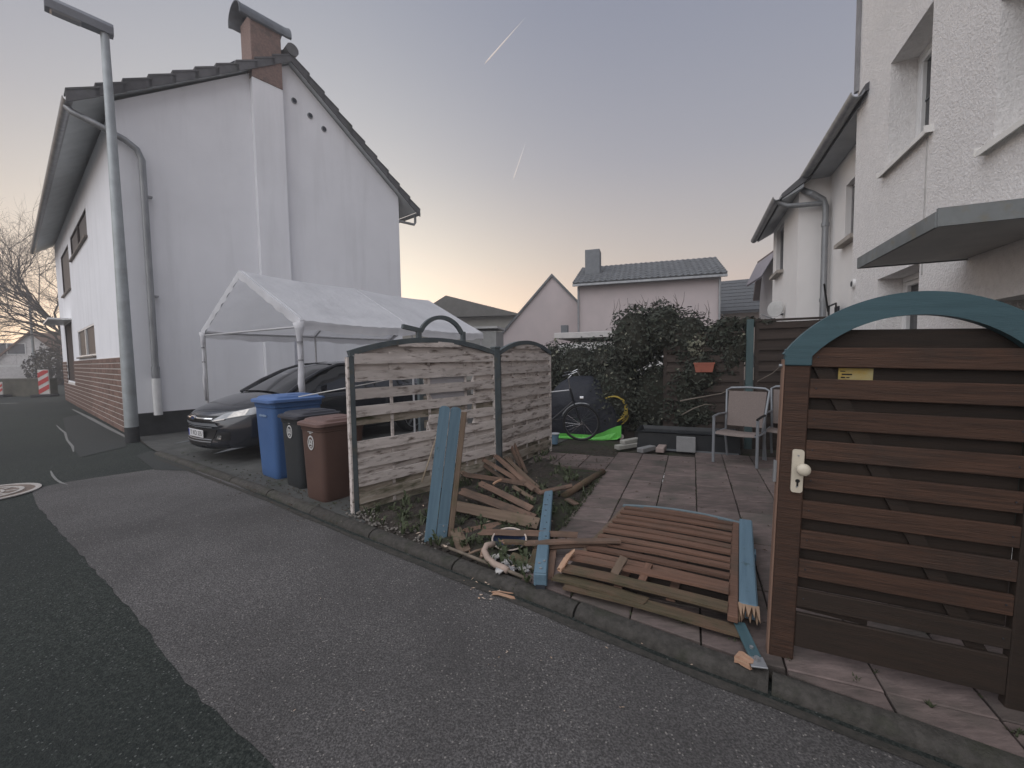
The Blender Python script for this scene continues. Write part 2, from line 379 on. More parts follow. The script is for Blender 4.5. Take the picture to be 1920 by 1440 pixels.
# manhole
mh_c = Vector((-6.18, 4.83, 0.008))
mh = thing('manhole_cover', 'round rusty manhole cover with pale ring rims set in the dark asphalt', 'manhole cover', mh_c)
ironm = mat('rusty_iron', (.20, .15, .12), (.12, .095, .08), ns=30, rough=.7, bump=.3)
palem = mat('worn_rim', (.45, .42, .39), (.32, .30, .28), ns=30)
MB().lathe([(0, .0), (.33, .0), (.33, .006), (0, .006)], 40).build('cover', ironm, mh)
for r0, r1, zz in ((.40, .45, .012), (.27, .31, .014), (.13, .155, .014)):
    MB().loft([[Vector((r * math.cos(6.28318 * k / 40), r * math.sin(6.28318 * k / 40), z)) for k in range(40)] for r, z in ((r0, 0), (r0, zz), (r1, zz), (r1, 0))], cap=False).build('rim', palem, mh)
MB().loft([[Vector((r * math.cos(6.28318 * k / 40), r * math.sin(6.28318 * k / 40), z)) for k in range(40)] for r, z in ((.33, 0), (.33, .004), (.40, .004), (.40, 0))], cap=False).build('ring', ironm, mh)
for k in range(8):
    a = k * .785; MB().beam((.16 * math.cos(a), .16 * math.sin(a), .009), (.26 * math.cos(a), .26 * math.sin(a), .009), .03, .008).build('rib', palem, mh)

# kerb: one metre stones
kerb = bpy.data.objects.new('kerb', None); COL.objects.link(kerb); kerb['kind'] = 'structure'; kerb['label'] = 'low dark kerb of long weathered stones between lane and gardens'
def resample(pts, step):
    out, acc = [Vector(pts[0])], 0
    for i in range(len(pts) - 1):
        a, b = Vector(pts[i]), Vector(pts[i + 1]); L = (b - a).length; t = step - acc
        while t <= L: out.append(a + (b - a) * (t / L)); t += step
        acc = L - (t - step)
    return out
kp = resample(KF, .2425); nst = 4
ofs = 1
for k in range(ofs, len(kp) - nst, nst):
    seg = kp[k:k + nst + 1]; rings = []
    dz = random.uniform(-.004, .004)
    for i, p in enumerate(seg):
        d = (seg[min(i + 1, len(seg) - 1)] - seg[max(i - 1, 0)]).normalized(); q = Vector((-d.y, d.x)); q = -q if q.y < 0 else q
        e = d * (.007 if i == 0 else -.007 if i == nst else 0)
        rings.append([Vector((p.x + e.x + q.x * a, p.y + e.y + q.y * a, b + dz + random.uniform(-.002, .002))) for a, b in ((.0, -.03), (.0, .020), (.012, .038), (.035, .052), (.07, .058), (.092, .055), (.10, .045), (.10, -.03))])
    MB().loft(rings).build('kerb_stone', kerb_m, kerb, smooth=40)
# narrow dark ribbon along the kerb foot
struct('kerb_foot_strip', ribbon([(p.x - .035, p.y - .05) for p in kp[2:]], .05, .0085), mat('kerb_foot_dark', (.030, .030, .026), (.055, .05, .044), ns=22, bump=.7, bs=60))

# paving: slabs in a grid, clipped along the kerb and the bed
pav = bpy.data.objects.new('paving', None); COL.objects.link(pav); pav['kind'] = 'structure'; pav['label'] = 'patio of square reddish slabs'
pav_base = []
def slab_edge(p):   # garden limits in (p, s)
    return p
PIT = .36
nslab = 0
for i in range(-6, 6):
    for j in range(-2, 15):
        p0, s0 = .055 + PIT * i, 2.20 + PIT * j
        g = .003 + random.uniform(0, .0025)
        poly = [(p0 + g, s0 + g), (p0 + PIT - g, s0 + g), (p0 + PIT - g, s0 + PIT - g), (p0 + g, s0 + PIT - g)]
        # kerb line in (p,s): from (-.81,2.35) to (.87,1.97), garden side
        poly = clip(poly, .222, 1.0, -2.268)
        if len(poly) < 3: continue
        cx = sum(q[0] for q in poly) / len(poly); cs = sum(q[1] for q in poly) / len(poly)
        if cs < 5.25 and cx < -1.03: continue
        if cx < -1.05 and not (5.3 < cs < 6.0): continue
        if cs > 6.65 + (0 if cx < -.1 else .25) or cx > 1.9: continue
        ar = abs(sum(poly[k][0] * poly[(k + 1) % len(poly)][1] - poly[(k + 1) % len(poly)][0] * poly[k][1] for k in range(len(poly)))) / 2
        if ar < .01: continue
        z1 = .052 + random.uniform(-.003, .003); tx, ty = random.uniform(-.008, .008), random.uniform(-.008, .008)
        cw = PS(cx, cs)
        m = MB()
        def fn(a, b, h): 
            w = PS(a, b) - cw; return Vector((w.x, w.y, h + (tx * (a - cx) + ty * (b - cs) if h > .03 else 0)))
        m.prism(poly, .01, z1 - .004, fn)
        inner = [((a - cx) * .975 + cx, (b - cs) * .975 + cs) for a, b in poly]
        n = len(poly)
        m2 = MB(); m2.loft([[fn(a, b, .01) for a, b in poly], [fn(a, b, z1 - .005) for a, b in poly], [fn(a, b, z1) for a, b in inner]])
        o = m2.build('paving_slab', slab_m, pav); o.location = cw; nslab += 1

# soil bed with lumps
def bed(name, poly, z0, amp, step, m, label):
    xs, ys = [p[0] for p in poly], [p[1] for p in poly]
    def inside(x, y):
        c = False
        for i in range(len(poly)):
            a, b = poly[i], poly[i - 1]
            if (a[1] > y) != (b[1] > y) and x < (b[0] - a[0]) * (y - a[1]) / (b[1] - a[1]) + a[0]: c = not c
        return c
    def dist(x, y):
        r = 9
        for i in range(len(poly)):
            a, b = Vector(poly[i]), Vector(poly[i - 1]); d = b - a; t = max(0, min(1, (Vector((x, y)) - a).dot(d) / d.length_squared))
            r = min(r, (a + d * t - Vector((x, y))).length)
        return r
    nx, ny = int((max(xs) - min(xs)) / step) + 2, int((max(ys) - min(ys)) / step) + 2
    idx, mb = {}, MB()
    for i in range(nx):
        for j in range(ny):
            x, y = min(xs) + i * step + random.uniform(-.3, .3) * step, min(ys) + j * step + random.uniform(-.3, .3) * step
            if inside(x, y):
                idx[i, j] = len(mb.v)
                mb.v.append((x, y, z0 + min(1, dist(x, y) / .25) * (.04 + random.uniform(0, amp)) - (.02 if dist(x, y) < .05 else 0)))
    for (i, j) in list(idx):
        if all(k in idx for k in ((i + 1, j), (i, j + 1), (i + 1, j + 1))): mb.f.append((idx[i, j], idx[i + 1, j], idx[i + 1, j + 1], idx[i, j + 1]))
    o = struct(name, mb, m, label); return o, inside
BEDP = [(-1.42, 3.72), (-.62, 3.18), (.12, 2.62), tuple(PS(-1.0, 2.45)[:2]), tuple(PS(-1.02, 5.3)[:2]), tuple(PS(-1.5, 5.32)[:2]), (.58, 6.5), (-.16, 5.36), (-1.46, 3.95)]
bed_o, bed_in = bed('flower_bed', BEDP, .02, .035, .05, soil_m, 'lumpy dark soil bed under the broken fence boards')

# ------------------------------------------------------------------ left house
c0 = G(255, 822); B_ = AZ(39.8); A_ = AZ(-50.2)
LH = thing('white_house', 'white gable house with brick chimney and brick clad base beside the lane', 'house', c0, R_(50.2))
W, WL, LEN = 6.55, 6.62, 15.6
def LHg(px, py): q = PL(px, py, c0, A_) - c0; return q.dot(B_), q.z          # on the gable
def LHs(px, py): q = PL(px, py, c0, B_) - c0; return q.dot(A_), q.z          # on the street face
APX, APZ = 3.36, 9.05
mb = MB()
mb.add([(0, 0, 0), (W, 0, 0), (W, 0, WL), (APX, 0, 8.98), (0, 0, WL)], [(0, 1, 2, 3, 4)])
mb.add([(W, 0, 0), (W, LEN, 0), (W, LEN, WL), (W, 0, WL)], [(0, 1, 2, 3)])
mb.add([(0, LEN, 0), (W, LEN, 0), (W, LEN, WL), (APX, LEN, 8.98), (0, LEN, WL)], [(0, 1, 2, 3, 4)])
def win_rect(a, b):
    (y0, z0), (y1, z1) = a, b; return (min(y0, y1), max(y0, y1), min(z0, z1), max(z0, z1))
def rect_s(nt, nb, fb):      # near-top, near-bottom, far-bottom pixels on the street face
    a, b, c = LHs(*nt), LHs(*nb), LHs(*fb); return ((a[0] + b[0]) / 2, c[0], (b[1] + c[1]) / 2, a[1])
wins = [rect_s((162, 384), (162, 450), (134, 484)), rect_s((129.5, 452), (131, 548), (119, 552)), rect_s((176, 606), (180, 667), (149, 669))]
door = rect_s((134, 602), (141, 714), (129, 714))
holes = wins + [door]
holes_wall(mb, 0, LEN, 0, WL, holes, .05, lambda u, v, d: Vector((d, u, v)))
mb.build('wall', white_wall, LH, fix=True)
for k, (y0, y1, z0, z1) in enumerate(holes):
    fr = MB(); t = .045
    for a, b in (((y0, z0), (y1, z0 + t)), ((y0, z1 - t), (y1, z1)), ((y0, z0 + t), (y0 + t, z1 - t)), ((y1 - t, z0 + t), (y1, z1 - t))):
        fr.box((.03, (a[0] + b[0]) / 2, (a[1] + b[1]) / 2), (.05, b[0] - a[0], b[1] - a[1]))
    if k in (0, 2): fr.box((.02, (y0 + y1) / 2, (z0 + z1) / 2), (.05, .12, z1 - z0 - 2 * t))
    f = fr.build('window' if k < 3 else 'door', frame_w if k == 2 else frame_b, LH)
    MB().box((.046, (y0 + y1) / 2, (z0 + z1) / 2), (.012, y1 - y0 - .02, z1 - z0 - .02)).build('pane' if k < 3 else 'panel', mat('dark_roller_blind', (.075, .068, .068), (.055, .05, .05), ns=3, rough=.5) if k < 3 else frame_b, f)
    if k < 3: MB().box((-.02, (y0 + y1) / 2, z0 - .03), (.10, y1 - y0 + .12, .05)).build('sill', mat('stone_sill', (.2, .17, .15), (.15, .13, .11)), f)
MB().box((-.28, door[0] + .5 * (door[1] - door[0]), door[3] + .06), (.6, door[1] - door[0] + .5, .06)).build('door_canopy', frame_w, LH)
# brick cladding on the street face
bt = 1.67; nc = 13; bh = bt / nc; bl = .27
mbd = MB()
for a_, b_, zt_ in ((0.0, door[0] - .08, bt), (door[0] - .08, door[1] + .08, door[2] - .06), (door[1] + .08, LEN - .02, bt)): mbd.box((-.006, (a_ + b_) / 2, zt_ / 2), (.012, b_ - a_, zt_))
mbd.build('mortar_bed', mortar_m, LH)
bm0 = MB().box((0, 0, 0), (.022, bl - .014, bh - .026), bev=.003)
first = None; rest = MB(); cnt = 0
for col in range(int(LEN / bl) + 1):
    for r in range(nc):
        y, z = .14 + col * bl + (bl / 2 if r % 2 else 0), (r + .5) * bh
        if door[0] - .1 < y < door[1] + .1 and z > door[2] - .1 or y > LEN - .1: continue
        x = -.020 + random.uniform(-.003, .003)
        if cnt < 299:
            if first is None: first = bm0.build('brick', brick_m, LH); o = first
            else: o = first.copy(); COL.objects.link(o); o.parent = LH
            o.location = (x, y, z); cnt += 1
        else: rest.box((x, y, z), (.022, bl - .014, bh - .026))
rest.build('brickwork', brick_m, LH, kind='stuff')
MB().box((W / 2, -.004, .25), (W, .02, .5)).build('plinth', plinth_m, LH)
# chimney breast and chimney
MB().box((2.79, -.085, 4.35), (.68, .16, 7.7)).build('chimney_breast', white_wall, LH)
ch = MB().box((2.79, .12, 8.9), (.68, .60, 1.4), bev=.012).build('chimney', mat('chimney_brick', (.24, .165, .14), (.17, .12, .105), ns=25, bump=.5, bs=60, c3=(.13, .10, .09), ns3=3), LH)
cowl = MB(); rings = []
for x in (2.22, 2.30, 3.28, 3.36):
    rr = .36 if 2.25 < x < 3.3 else .385
    rings.append([Vector((x, .12 + rr * math.cos(R_(a)), 9.55 + rr * .85 * math.sin(R_(a)))) for a in range(-15, 200, 12)] + [Vector((x, .12 + (rr - .03) * math.cos(R_(a)), 9.55 + (rr - .03) * .85 * math.sin(R_(a)))) for a in range(195, -20, -12)])
cowl.loft(rings).build('chimney_cowl', mat('cowl_metal', (.16, .175, .19), (.12, .13, .145), rough=.5, metal=.3), ch, smooth=50)
cr = MB()
for x in (2.5, 3.08):
    for y in (-.1, .34): cr.box((x, y, 9.66), (.05, .05, .2))
cr.build('cowl_post', darkmetal, ch)
for p in ((551, 189), (581, 217), (607, 242)):
    t, z = LHg(*p); v = MB(); v.tube([(t, -.03, z), (t, .02, z)], .058, 14); f = v.build('vent', darkmetal, LH)
    MB().loft([[Vector((t + r * math.cos(6.283 * k / 14), y, z + r * math.sin(6.283 * k / 14))) for k in range(14)] for r, y in ((.058, -.03), (.072, -.02), (.072, 0))], cap=False).build('vent_ring', zinc_m, f)
# roof
sl, srr = .685, .735
XL, XR = -.56, 7.12
roof_u = mat('eave_soffit', (.52, .55, .56), (.45, .48, .49), ns=3, rough=.9)
def roof_pt(x, dz): return 9.02 - (APX - x) * sl + dz if x < APX else 9.02 - (x - APX) * srr + dz
mb = MB()
mb.prism([(APX, 9.02), (XL, roof_pt(XL, 0)), (XL, roof_pt(XL, .10)), (APX, 9.14), (XR, roof_pt(XR, .10)), (XR, roof_pt(XR, 0))], -.16, LEN + .5, lambda a, b, h: Vector((a, h, b)))
rf = mb.build('roof', roof_u, LH)
mb = MB()
for s_, xe in ((0, XL), (1, XR)):
    mb.prism([(APX, 9.142), (xe, roof_pt(xe, .102)), (xe, roof_pt(xe, .16)), (APX, 9.20)], .12, LEN + .45, lambda a, b, h: Vector((a, h, b)))
mb.build('roof_covering', tile_m, rf)
nL, nR = 10, 10
for side, n, xe in ((0, nL, XL - .04), (1, nR, XR + .06)):
    for k in range(n):
        x0, x1 = APX + (xe - APX) * k / n, APX + (xe - APX) * (k + 1) / n + (.06 if side else -.06)
        z0, z1 = roof_pt(x0, .14), roof_pt(x1, .215)
        m = MB(); th = .24
        m.prism([(x0, z0), (x1, z1), (x1, z1 - th), (x0, z0 - th + .06)], -.20, -.165, lambda a, b, h: Vector((a, h, b)))
        m.prism([(x0, z0 + .002), (x1, z1 + .002), (x1, z1 - .035), (x0, z0 - .035)], -.21, .10, lambda a, b, h: Vector((a, h, b)))
        m.build('roof_tile', tile_m, rf)
rd = MB(); 
for k in range(5): rd.tube([(APX + .02, -.24 + k * .38, 9.26 + .01 * (k % 2)), (APX + .02, .16 + k * .38, 9.25)], [.15, .135], 12)
rd.build('ridge_tile', tile_m, rf, smooth=40)
MB().beam((1.9, -.05, roof_pt(1.9, .17)), (2.15, -.05, roof_pt(2.15, .25)), .03, .02).build('roof_hook', darkmetal, rf)
g = MB(); xg, zg = XL - .07, roof_pt(XL, .02)
prof = [(.075 * math.cos(R_(a)), .075 * math.sin(R_(a))) for a in range(180, 361, 20)] + [(.065 * math.cos(R_(a)), .065 * math.sin(R_(a))) for a in range(360, 179, -20)]
g.prism([(xg + a, zg + b) for a, b in prof], -.15, LEN + .45, lambda a, b, h: Vector((a, h, b)))
g.build('gutter', zinc_m, LH, smooth=40)
g = MB(); xg2 = XR + .10; zg2 = roof_pt(XR, .0)
g.prism([(xg2 + a, zg2 + b) for a, b in prof], -.15, LEN + .45, lambda a, b, h: Vector((a, h, b)))
g.build('gutter', zinc_m, LH, smooth=40)
MB().tube([(xg2, .05, zg2 - .05), (xg2, .05, zg2 - .25), (xg2 - .05, .05, zg2 - .33), (W, .05, zg2 - .36)], .04, 8).build('gutter_elbow', zinc_m, LH, smooth=40)
dpx = .36
MB().tube([(xg, .12, zg - .06), (xg + .06, .05, zg - .16), (-.25, -.10, zg - .32), (.12, -.11, 6.02 - .12), (.29, -.11, 5.78), (dpx, -.11, 5.6), (dpx, -.11, 1.30)], .058, 12).build('downpipe', zinc_m, LH, smooth=40)
MB().tube([(dpx, -.11, 1.45), (dpx, -.11, 1.21)], .07, 12).build('pipe_collar', zinc_m, LH, smooth=40)
MB().tube([(dpx, -.11, 1.21), (dpx, -.11, .45)], .075, 12).build('standpipe', frame_w, LH, smooth=40)
for z in (4.9, 2.9): MB().box((dpx + .05, -.07, z), (.16, .10, .03)).build('pipe_clip', zinc_m, LH)

# ------------------------------------------------------------------ right house (rough render)
o1 = D_ * 1.9
RH = thing('rendered_house', 'tall house with rough white render and deep window reveals at the right edge', 'house', o1, RZ_C)
def RW(px, py, pp=1.9): q = PL(px, py, D_ * pp, D_); return q.dot(C_), q.z
XE = RW(1601, 400)[0]
rholes = [(4.99, 5.85, 3.45, 4.55), (2.75, 4.07, 2.93, 3.87), (5.05, 6.0, 1.05, 2.325), (2.55, 4.10, .05, 1.855)]
mb = MB()
holes_wall(mb, -.6, XE, 0, 8.0, rholes, -.30, lambda u, v, d: Vector((u, d, v)))
mb.add([(XE, 0, 0), (XE, -7, 0), (XE, -7, 8), (XE, 0, 8)], [(0, 1, 2, 3)])
mb.add([(-.6, 0, 0), (-.6, -7, 0), (-.6, -7, 8), (-.6, 0, 8)], [(0, 1, 2, 3)])
mb.build('wall', rough_wall, RH, fix=False)
for k, (x0, x1, z0, z1) in enumerate(rholes):
    nm = 'window' if k < 3 else 'door'
    fr = MB(); t = .06; y = -.25
    for a, b in (((x0, z0), (x1, z0 + t)), ((x0, z1 - t), (x1, z1)), ((x0, z0 + t), (x0 + t, z1 - t)), ((x1 - t, z0 + t), (x1, z1 - t))):
        fr.box(((a[0] + b[0]) / 2, y, (a[1] + b[1]) / 2), (b[0] - a[0], .06, b[1] - a[1]), bev=.006)
    f = fr.build(nm, frame_w if k < 3 else mat('dark_green_door', (.03, .06, .055), (.025, .05, .045), rough=.4), RH)
    s2 = MB(); i0, i1, j0, j1 = x0 + t + .004, x1 - t - .004, z0 + t + .004, z1 - t - .004; q = .045
    for a, b in (((i0, j0), (i1, j0 + q)), ((i0, j1 - q), (i1, j1)), ((i0, j0 + q), (i0 + q, j1 - q)), ((i1 - q, j0 + q), (i1, j1 - q))):
        s2.box(((a[0] + b[0]) / 2, -.245, (a[1] + b[1]) / 2), (b[0] - a[0], .05, b[1] - a[1]), bev=.005)
    so = s2.build('sash', frame_w if k < 3 else mat('dark_green_door', (.03, .06, .055)), f)
    po = MB().box(((x0 + x1) / 2, -.262, (z0 + z1) / 2), (i1 - i0 - .05, .012, j1 - j0 - .05)).build('pane' if k < 3 else 'panel', glass_m if k < 3 else mat('dark_green_door', (.03, .06, .055)), f)
    if k == 0:
        for zz in (3.75, 4.05): MB().box(((x0 + x1) / 2, -.254, zz), (i1 - i0 - .09, .012, .016)).build('glazing_bar', mat('grey_bar', (.16, .17, .18)), f)
    if k < 2:
        sl_ = MB(); L = x1 - x0 + .16
        sl_.prism([(-.28, .012), (.06, -.02), (.06, -.06), (.052, -.06), (.052, -.03), (-.28, 0)], x0 - .08, x1 + .08, lambda a, b, h: Vector((h, a, z0 + .012 + b)))
        for xx in (x0 - .085, x1 + .085): sl_.box((xx, .0, z0 - .01), (.012, .13, .06))
        sl_.build('sill', sill_w, f)
    if k == 2:   # tilted-open casement
        cs = MB(); 
        for a, b in (((5.12, 1.12, -.22), (5.12, 2.2, .02)), ((5.55, 1.12, -.22), (5.55, 2.2, .02)), ((5.12, 2.2, .02), (5.55, 2.2, .02))): cs.beam(a, b, .05, .04)
        cs.build('open_sash', frame_w, f)
MB().prism([(-.02, 7.9), (.55, 7.85), (.55, 8.05), (-7.2, 8.4), (-7.2, 8.0)], -.8, XE + .02, lambda a, b, h: Vector((h, a, b))).build('roof', tile_m, RH)
MB().box((XE - .02, .02, 6.4), (.07, .035, 3.2)).build('edge_flashing', mat('flashing', (.3, .3, .31)), RH)
# canopy over the door
cn = MB().box((3.72, .33, 2.225), (1.18, .65, .05), bev=.006).build('canopy', mat('canopy_board', (.42, .42, .40), (.36, .36, .35), ns=4, rough=.8), RH)
fas = MB(); fas.box((3.72, .66, 2.235), (1.20, .018, .085)); fas.box((3.12, .33, 2.245), (.018, .66, .10)); fas.box((4.32, .33, 2.235), (.018, .66, .085))
fas.build('fascia', mat('grey_fascia', (.22, .235, .235), (.17, .18, .18), ns=7, c3=(.2, .19, .16), ns3=9), cn)
vx, vz = RW(1602, 532)
v = MB(); v.tube([(vx, .0, vz), (vx, .03, vz)], .055, 16); vo = v.build('vent', frame_w, RH); MB().tube([(vx, .028, vz), (vx, .034, vz)], .034, 16).build('vent_opening', darkmetal, vo)
MB().box((RW(1737, 330)[0], .004, 2.8), (.012, .008, 1.2)).build('render_seam', mat('seam', (.5, .49, .475)), RH)

# ------------------------------------------------------------------ second house behind, with its projecting wing
P2 = 2.2
R2 = thing('wing_house', 'lower cream rendered house with projecting wing, zinc gutter and downpipe behind the fence', 'house', D_ * P2, RZ_C)
def H2(px, py, yy=0.0): q = PL(px, py, D_ * (P2 - yy), D_); return q.dot(C_), q.z
xs = H2(1556, 420)[0]
q = PL(1497, 420, C_ * xs, C_); wy = P2 - q.dot(D_)           # wing projection
wtop = PL(1497, 366, C_ * xs, C_).z
wx1 = H2(1450, 470, wy)[0]
zg = H2(1530, 318, .32)[1]
w2 = (H2(1586, 450)[0] - .02, H2(1600, 400)[0] + .35, H2(1590, 452)[1], H2(1590, 345)[1])
w2 = (min(w2[0], w2[1]) - .0, max(w2[0], w2[1]), w2[2], w2[3])
a0 = H2(1600, 400)[0]; a1 = H2(1585, 400)[0]
w2 = (a0 - .25, a1, H2(1586, 455)[1], H2(1590, 345)[1])
ww0, ww1 = H2(1469, 460, wy)[0], H2(1456, 460, wy)[0]
ww = (ww0, ww1, H2(1469, 505, wy)[1], H2(1469, 416, wy)[1])
mb = MB()
holes_wall(mb, XE - .3, xs, 0, zg + .1, [w2], -.14, lambda u, v, d: Vector((u, d, v)))
mb.add([(xs, 0, 0), (xs, wy, 0), (xs, wy, wtop + .15), (xs, 0, zg + .2)], [(0, 1, 2, 3)])
holes_wall(mb, xs, wx1, 0, wtop + .15, [ww], -.12, lambda u, v, d: Vector((u, wy + d, v)))
mb.add([(wx1, wy, 0), (wx1, -6, 0), (wx1, -6, zg + 1), (wx1, wy, wtop)], [(0, 1, 2, 3)])
mb.build('wall', smooth_wall, R2, fix=False)
for (x0, x1, z0, z1), y0 in ((w2, 0), (ww, wy)):
    f = MB(); t = .05
    for a, b in (((x0, z0), (x1, z0 + t)), ((x0, z1 - t), (x1, z1)), ((x0, z0 + t), (x0 + t, z1 - t)), ((x1 - t, z0 + t), (x1, z1 - t))): f.box(((a[0] + b[0]) / 2, y0 - .10, (a[1] + b[1]) / 2), (b[0] - a[0], .05, b[1] - a[1]))
    fo = f.build('window', mat('grey_frame', (.3, .29, .29)), R2)
    MB().box(((x0 + x1) / 2, y0 - .108, (z0 + z1) / 2), (x1 - x0 - .02, .01, z1 - z0 - .02)).build('pane', mat('dull_glass', (.10, .11, .125), (.085, .09, .105), rough=.15), fo)
    MB().box(((x0 + x1) / 2, y0 + .02, z0 - .03), (x1 - x0 + .14, .2, .06)).build('sill', mat('worn_sill', (.42, .38, .34), (.3, .27, .24)), fo)
# main eave: gutter line and soffit
soff = mat('grey_soffit', (.42, .44, .46), (.36, .38, .40), ns=4)
ye = .32
mb = MB(); mb.prism([(-.1, zg + .14), (ye + .02, zg + .02), (ye + .02, zg + .10), (-.1, zg + .36), (-5.5, zg + 4.3), (-5.5, zg + 4.1)], XE - .4, xs + .25, lambda a, b, h: Vector((h, a, b)))
r2 = mb.build('roof', tile_m, R2)
MB().box(((XE + xs) / 2 - .1, ye / 2, zg + .02), (xs - XE + .55, ye - .02, .04)).build('soffit', soff, r2)
prof = [(.07 * math.cos(R_(a)), .07 * math.sin(R_(a))) for a in range(180, 361, 20)] + [(.06 * math.cos(R_(a)), .06 * math.sin(R_(a))) for a in range(360, 179, -20)]
MB().prism([(ye + .09 + a, zg + .04 + b) for a, b in prof], XE - .4, xs + .22, lambda a, b, h: Vector((h, a, b))).build('gutter', zinc_m, R2, smooth=40)
# wing roof: lower eave further out
wz = wtop + .02; wo = .30
mb = MB(); mb.prism([(wy - .02, wz + .12), (wy + wo, wz - .10), (wy + wo, wz - .02), (-.1, zg + .5), (-4.5, zg + 3.4), (-4.5, zg + 3.2), (-.1, zg + .3)], xs - .22, wx1 + .3, lambda a, b, h: Vector((h, a, b)))
r3 = mb.build('wing_roof', tile_m, R2)
MB().prism([(wy - .03, wz + .11), (wy + wo - .01, wz - .105), (wy + wo - .01, wz - .125), (wy - .03, wz + .05)], xs - .2, wx1 + .28, lambda a, b, h: Vector((h, a, b))).build('soffit', soff, r3)
MB().prism([(wy + wo + .07 + a, wz - .06 + b) for a, b in prof], xs - .24, wx1 + .3, lambda a, b, h: Vector((h, a, b))).build('gutter', zinc_m, R2, smooth=40)
dy = .10; dx = xs - .14
MB().tube([(xs + .1, ye + .09, zg - .02), (xs + .02, ye + .09, zg - .16), (dx - .02, ye - .02, zg - .30), (dx, dy + .04, zg - .42), (dx, dy, zg - .55), (dx, dy, 0)], .05, 12).build('downpipe', zinc_m, R2, smooth=40)
for z in (zg - .85, 2.45): MB().tube([(dx, dy, z + .03), (dx, dy, z - .03)], .06, 12).build('pipe_collar', zinc_m, R2)
MB().tube([(xs - .12, wy + wo + .06, wz - .12), (xs - .13, wy + wo - .1, wz - .22), (dx, wy, wz - .24), (dx, dy, wz - .26)], .042, 10).build('branch_pipe', zinc_m, R2, smooth=40)
# satellite dish on the wing
ds = thing('satellite_dish', 'small pale satellite dish on the wing wall above the fence', 'satellite dish', D_ * (P2 - wy) + C_ * H2(1468, 580, wy)[0] + Vector((0, 0, H2(1468, 580, wy)[1])), RZ_C + R_(48))
m = MB(); m.loft([[Vector((r * math.cos(6.283 * k / 18), .22 + .25 * r * r * 3, r * math.sin(6.283 * k / 18))) for k in range(18)] for r in (.02, .08, .13, .17)] + [[Vector((.165 * math.cos(6.283 * k / 18), .235 + .25 * .17 * .17 * 3, .165 * math.sin(6.283 * k / 18))) for k in range(18)]])
m.build('dish', mat('dish_white', (.6, .6, .58)), ds, smooth=50)
MB().tube([(0, 0, -.1), (0, .15, -.1), (0, .24, 0)], .025, 8).build('wall_arm', zinc_m, ds)
MB().tube([(0, .25, -.22), (.05, .6, -.12)], .012, 6).build('feed_arm', zinc_m, ds)
# drying rack on the second house wall
rk_x = H2(1577, 580)[0]
rk = thing('drying_rack', 'folded dark metal drying rack hanging on the cream wall above the fence', 'drying rack', D_ * P2 + C_ * rk_x, RZ_C)
m = MB()
for a, b in (((.25, .10, 1.6), (.25, .10, 2.30)), ((-.2, .12, 1.6), (-.2, .12, 2.30)), ((.25, .10, 2.3), (-.2, .12, 2.3)), ((.3, .1, 2.22), (-.28, .3, 2.6)), ((.1, .12, 1.7), (.2, .12, 2.3))): m.tube([a, b], .014, 6)
m.build('frame', black_m, rk)
MB().box((-.06, .07, 1.95), (.2, .02, .62)).build('dark_cloth', mat('dark_cloth', (.04, .042, .05)), rk)
# ------------------------------------------------------------------ houses further back
pink = mat('pink_render', (.50, .435, .43), (.46, .405, .40), ns=1.5, rough=.92)
cream = mat('cream_render', (.60, .53, .46), (.55, .48, .42), ns=1.5)
pale = mat('pale_render', (.66, .65, .64), (.6, .59, .58), ns=1.5)
hz = -.0
def seg_frame(pL, pR):        # local x from left point to right point, y away from the viewer
    x = Vector((pR.x - pL.x, pR.y - pL.y, 0)); L = x.length; return math.atan2(x.y, x.x), L
a, b = P(1085, 545, 22.0), P(1350, 530, 20.0)
rz, L = seg_frame(a, b)
PH = thing('pink_house', 'pink rendered house with grey tiled roof and square chimney above the bush', 'house', (a.x, a.y, 0), rz)
he, hr, dp = 5.25, 6.72, 3.3
m = MB(); m.box((L / 2, dp, he / 2), (L, 2 * dp, he)); m.prism([(0.02, he), (2 * dp - .02, he), (dp, hr - .15)], 0, L, lambda u, v, h: Vector((h, u, v))); m.build('wall', pink, PH)
m = MB(); t = .12
ro = MB().prism([(-.35, he - .12), (-.35, he + .02), (dp, hr + .05), (2 * dp + .35, he + .02), (2 * dp + .35, he - .12), (dp, hr - .09)], -.25, L + .25, lambda u, v, h: Vector((h, u, v))).build('roof', tile_grey, PH)
nx, ny = 26, 9; sl_len = math.hypot(dp + .35, hr - he)
tb = MB()
first = None
tm = MB().prism([(-.02, 0), (.0, .055), (.30, .045), (.30, .0)], 0, 1, lambda u, v, h: Vector((u, v, h)))
uu = Vector((0, dp + .35, hr + .03 - he)).normalized(); nn = Vector((0, -uu.z, uu.y))
tw, tl = (L + .5) / nx, sl_len / ny
for i in range(nx):
    for j in range(ny):
        o_ = Vector((-.25 + tw * (i + .5), -.35, he + .02)) + uu * (tl * (j + .5)) + nn * (.03 + random.uniform(0, .008))
        if first is None:
            t1 = MB(); r1 = [Vector((tw * (k / 6 - .5), -tl / 2 - .02, .045 + .03 * math.cos(6.283 * k / 6))) for k in range(7)] + [Vector((tw * .5, -tl / 2 - .02, 0)), Vector((-tw * .5, -tl / 2 - .02, 0))]
            t1.loft([r1, [Vector((v.x, tl / 2, v.z * .55)) for v in r1]])
            first = t1.build('roof_tile', tile_grey, ro)
            o = first
        else: o = first.copy(); COL.objects.link(o); o.parent = ro
        o.matrix_local = Matrix.Translation(o_) @ Matrix((Vector((1, 0, 0)), uu, nn)).transposed().to_4x4()
MB().box((.55, dp - 1.6, hr - .35), (.78, .9, 1.9), bev=.02).build('chimney', mat('slate_clad', (.17, .18, .19), (.14, .15, .16)), ro)
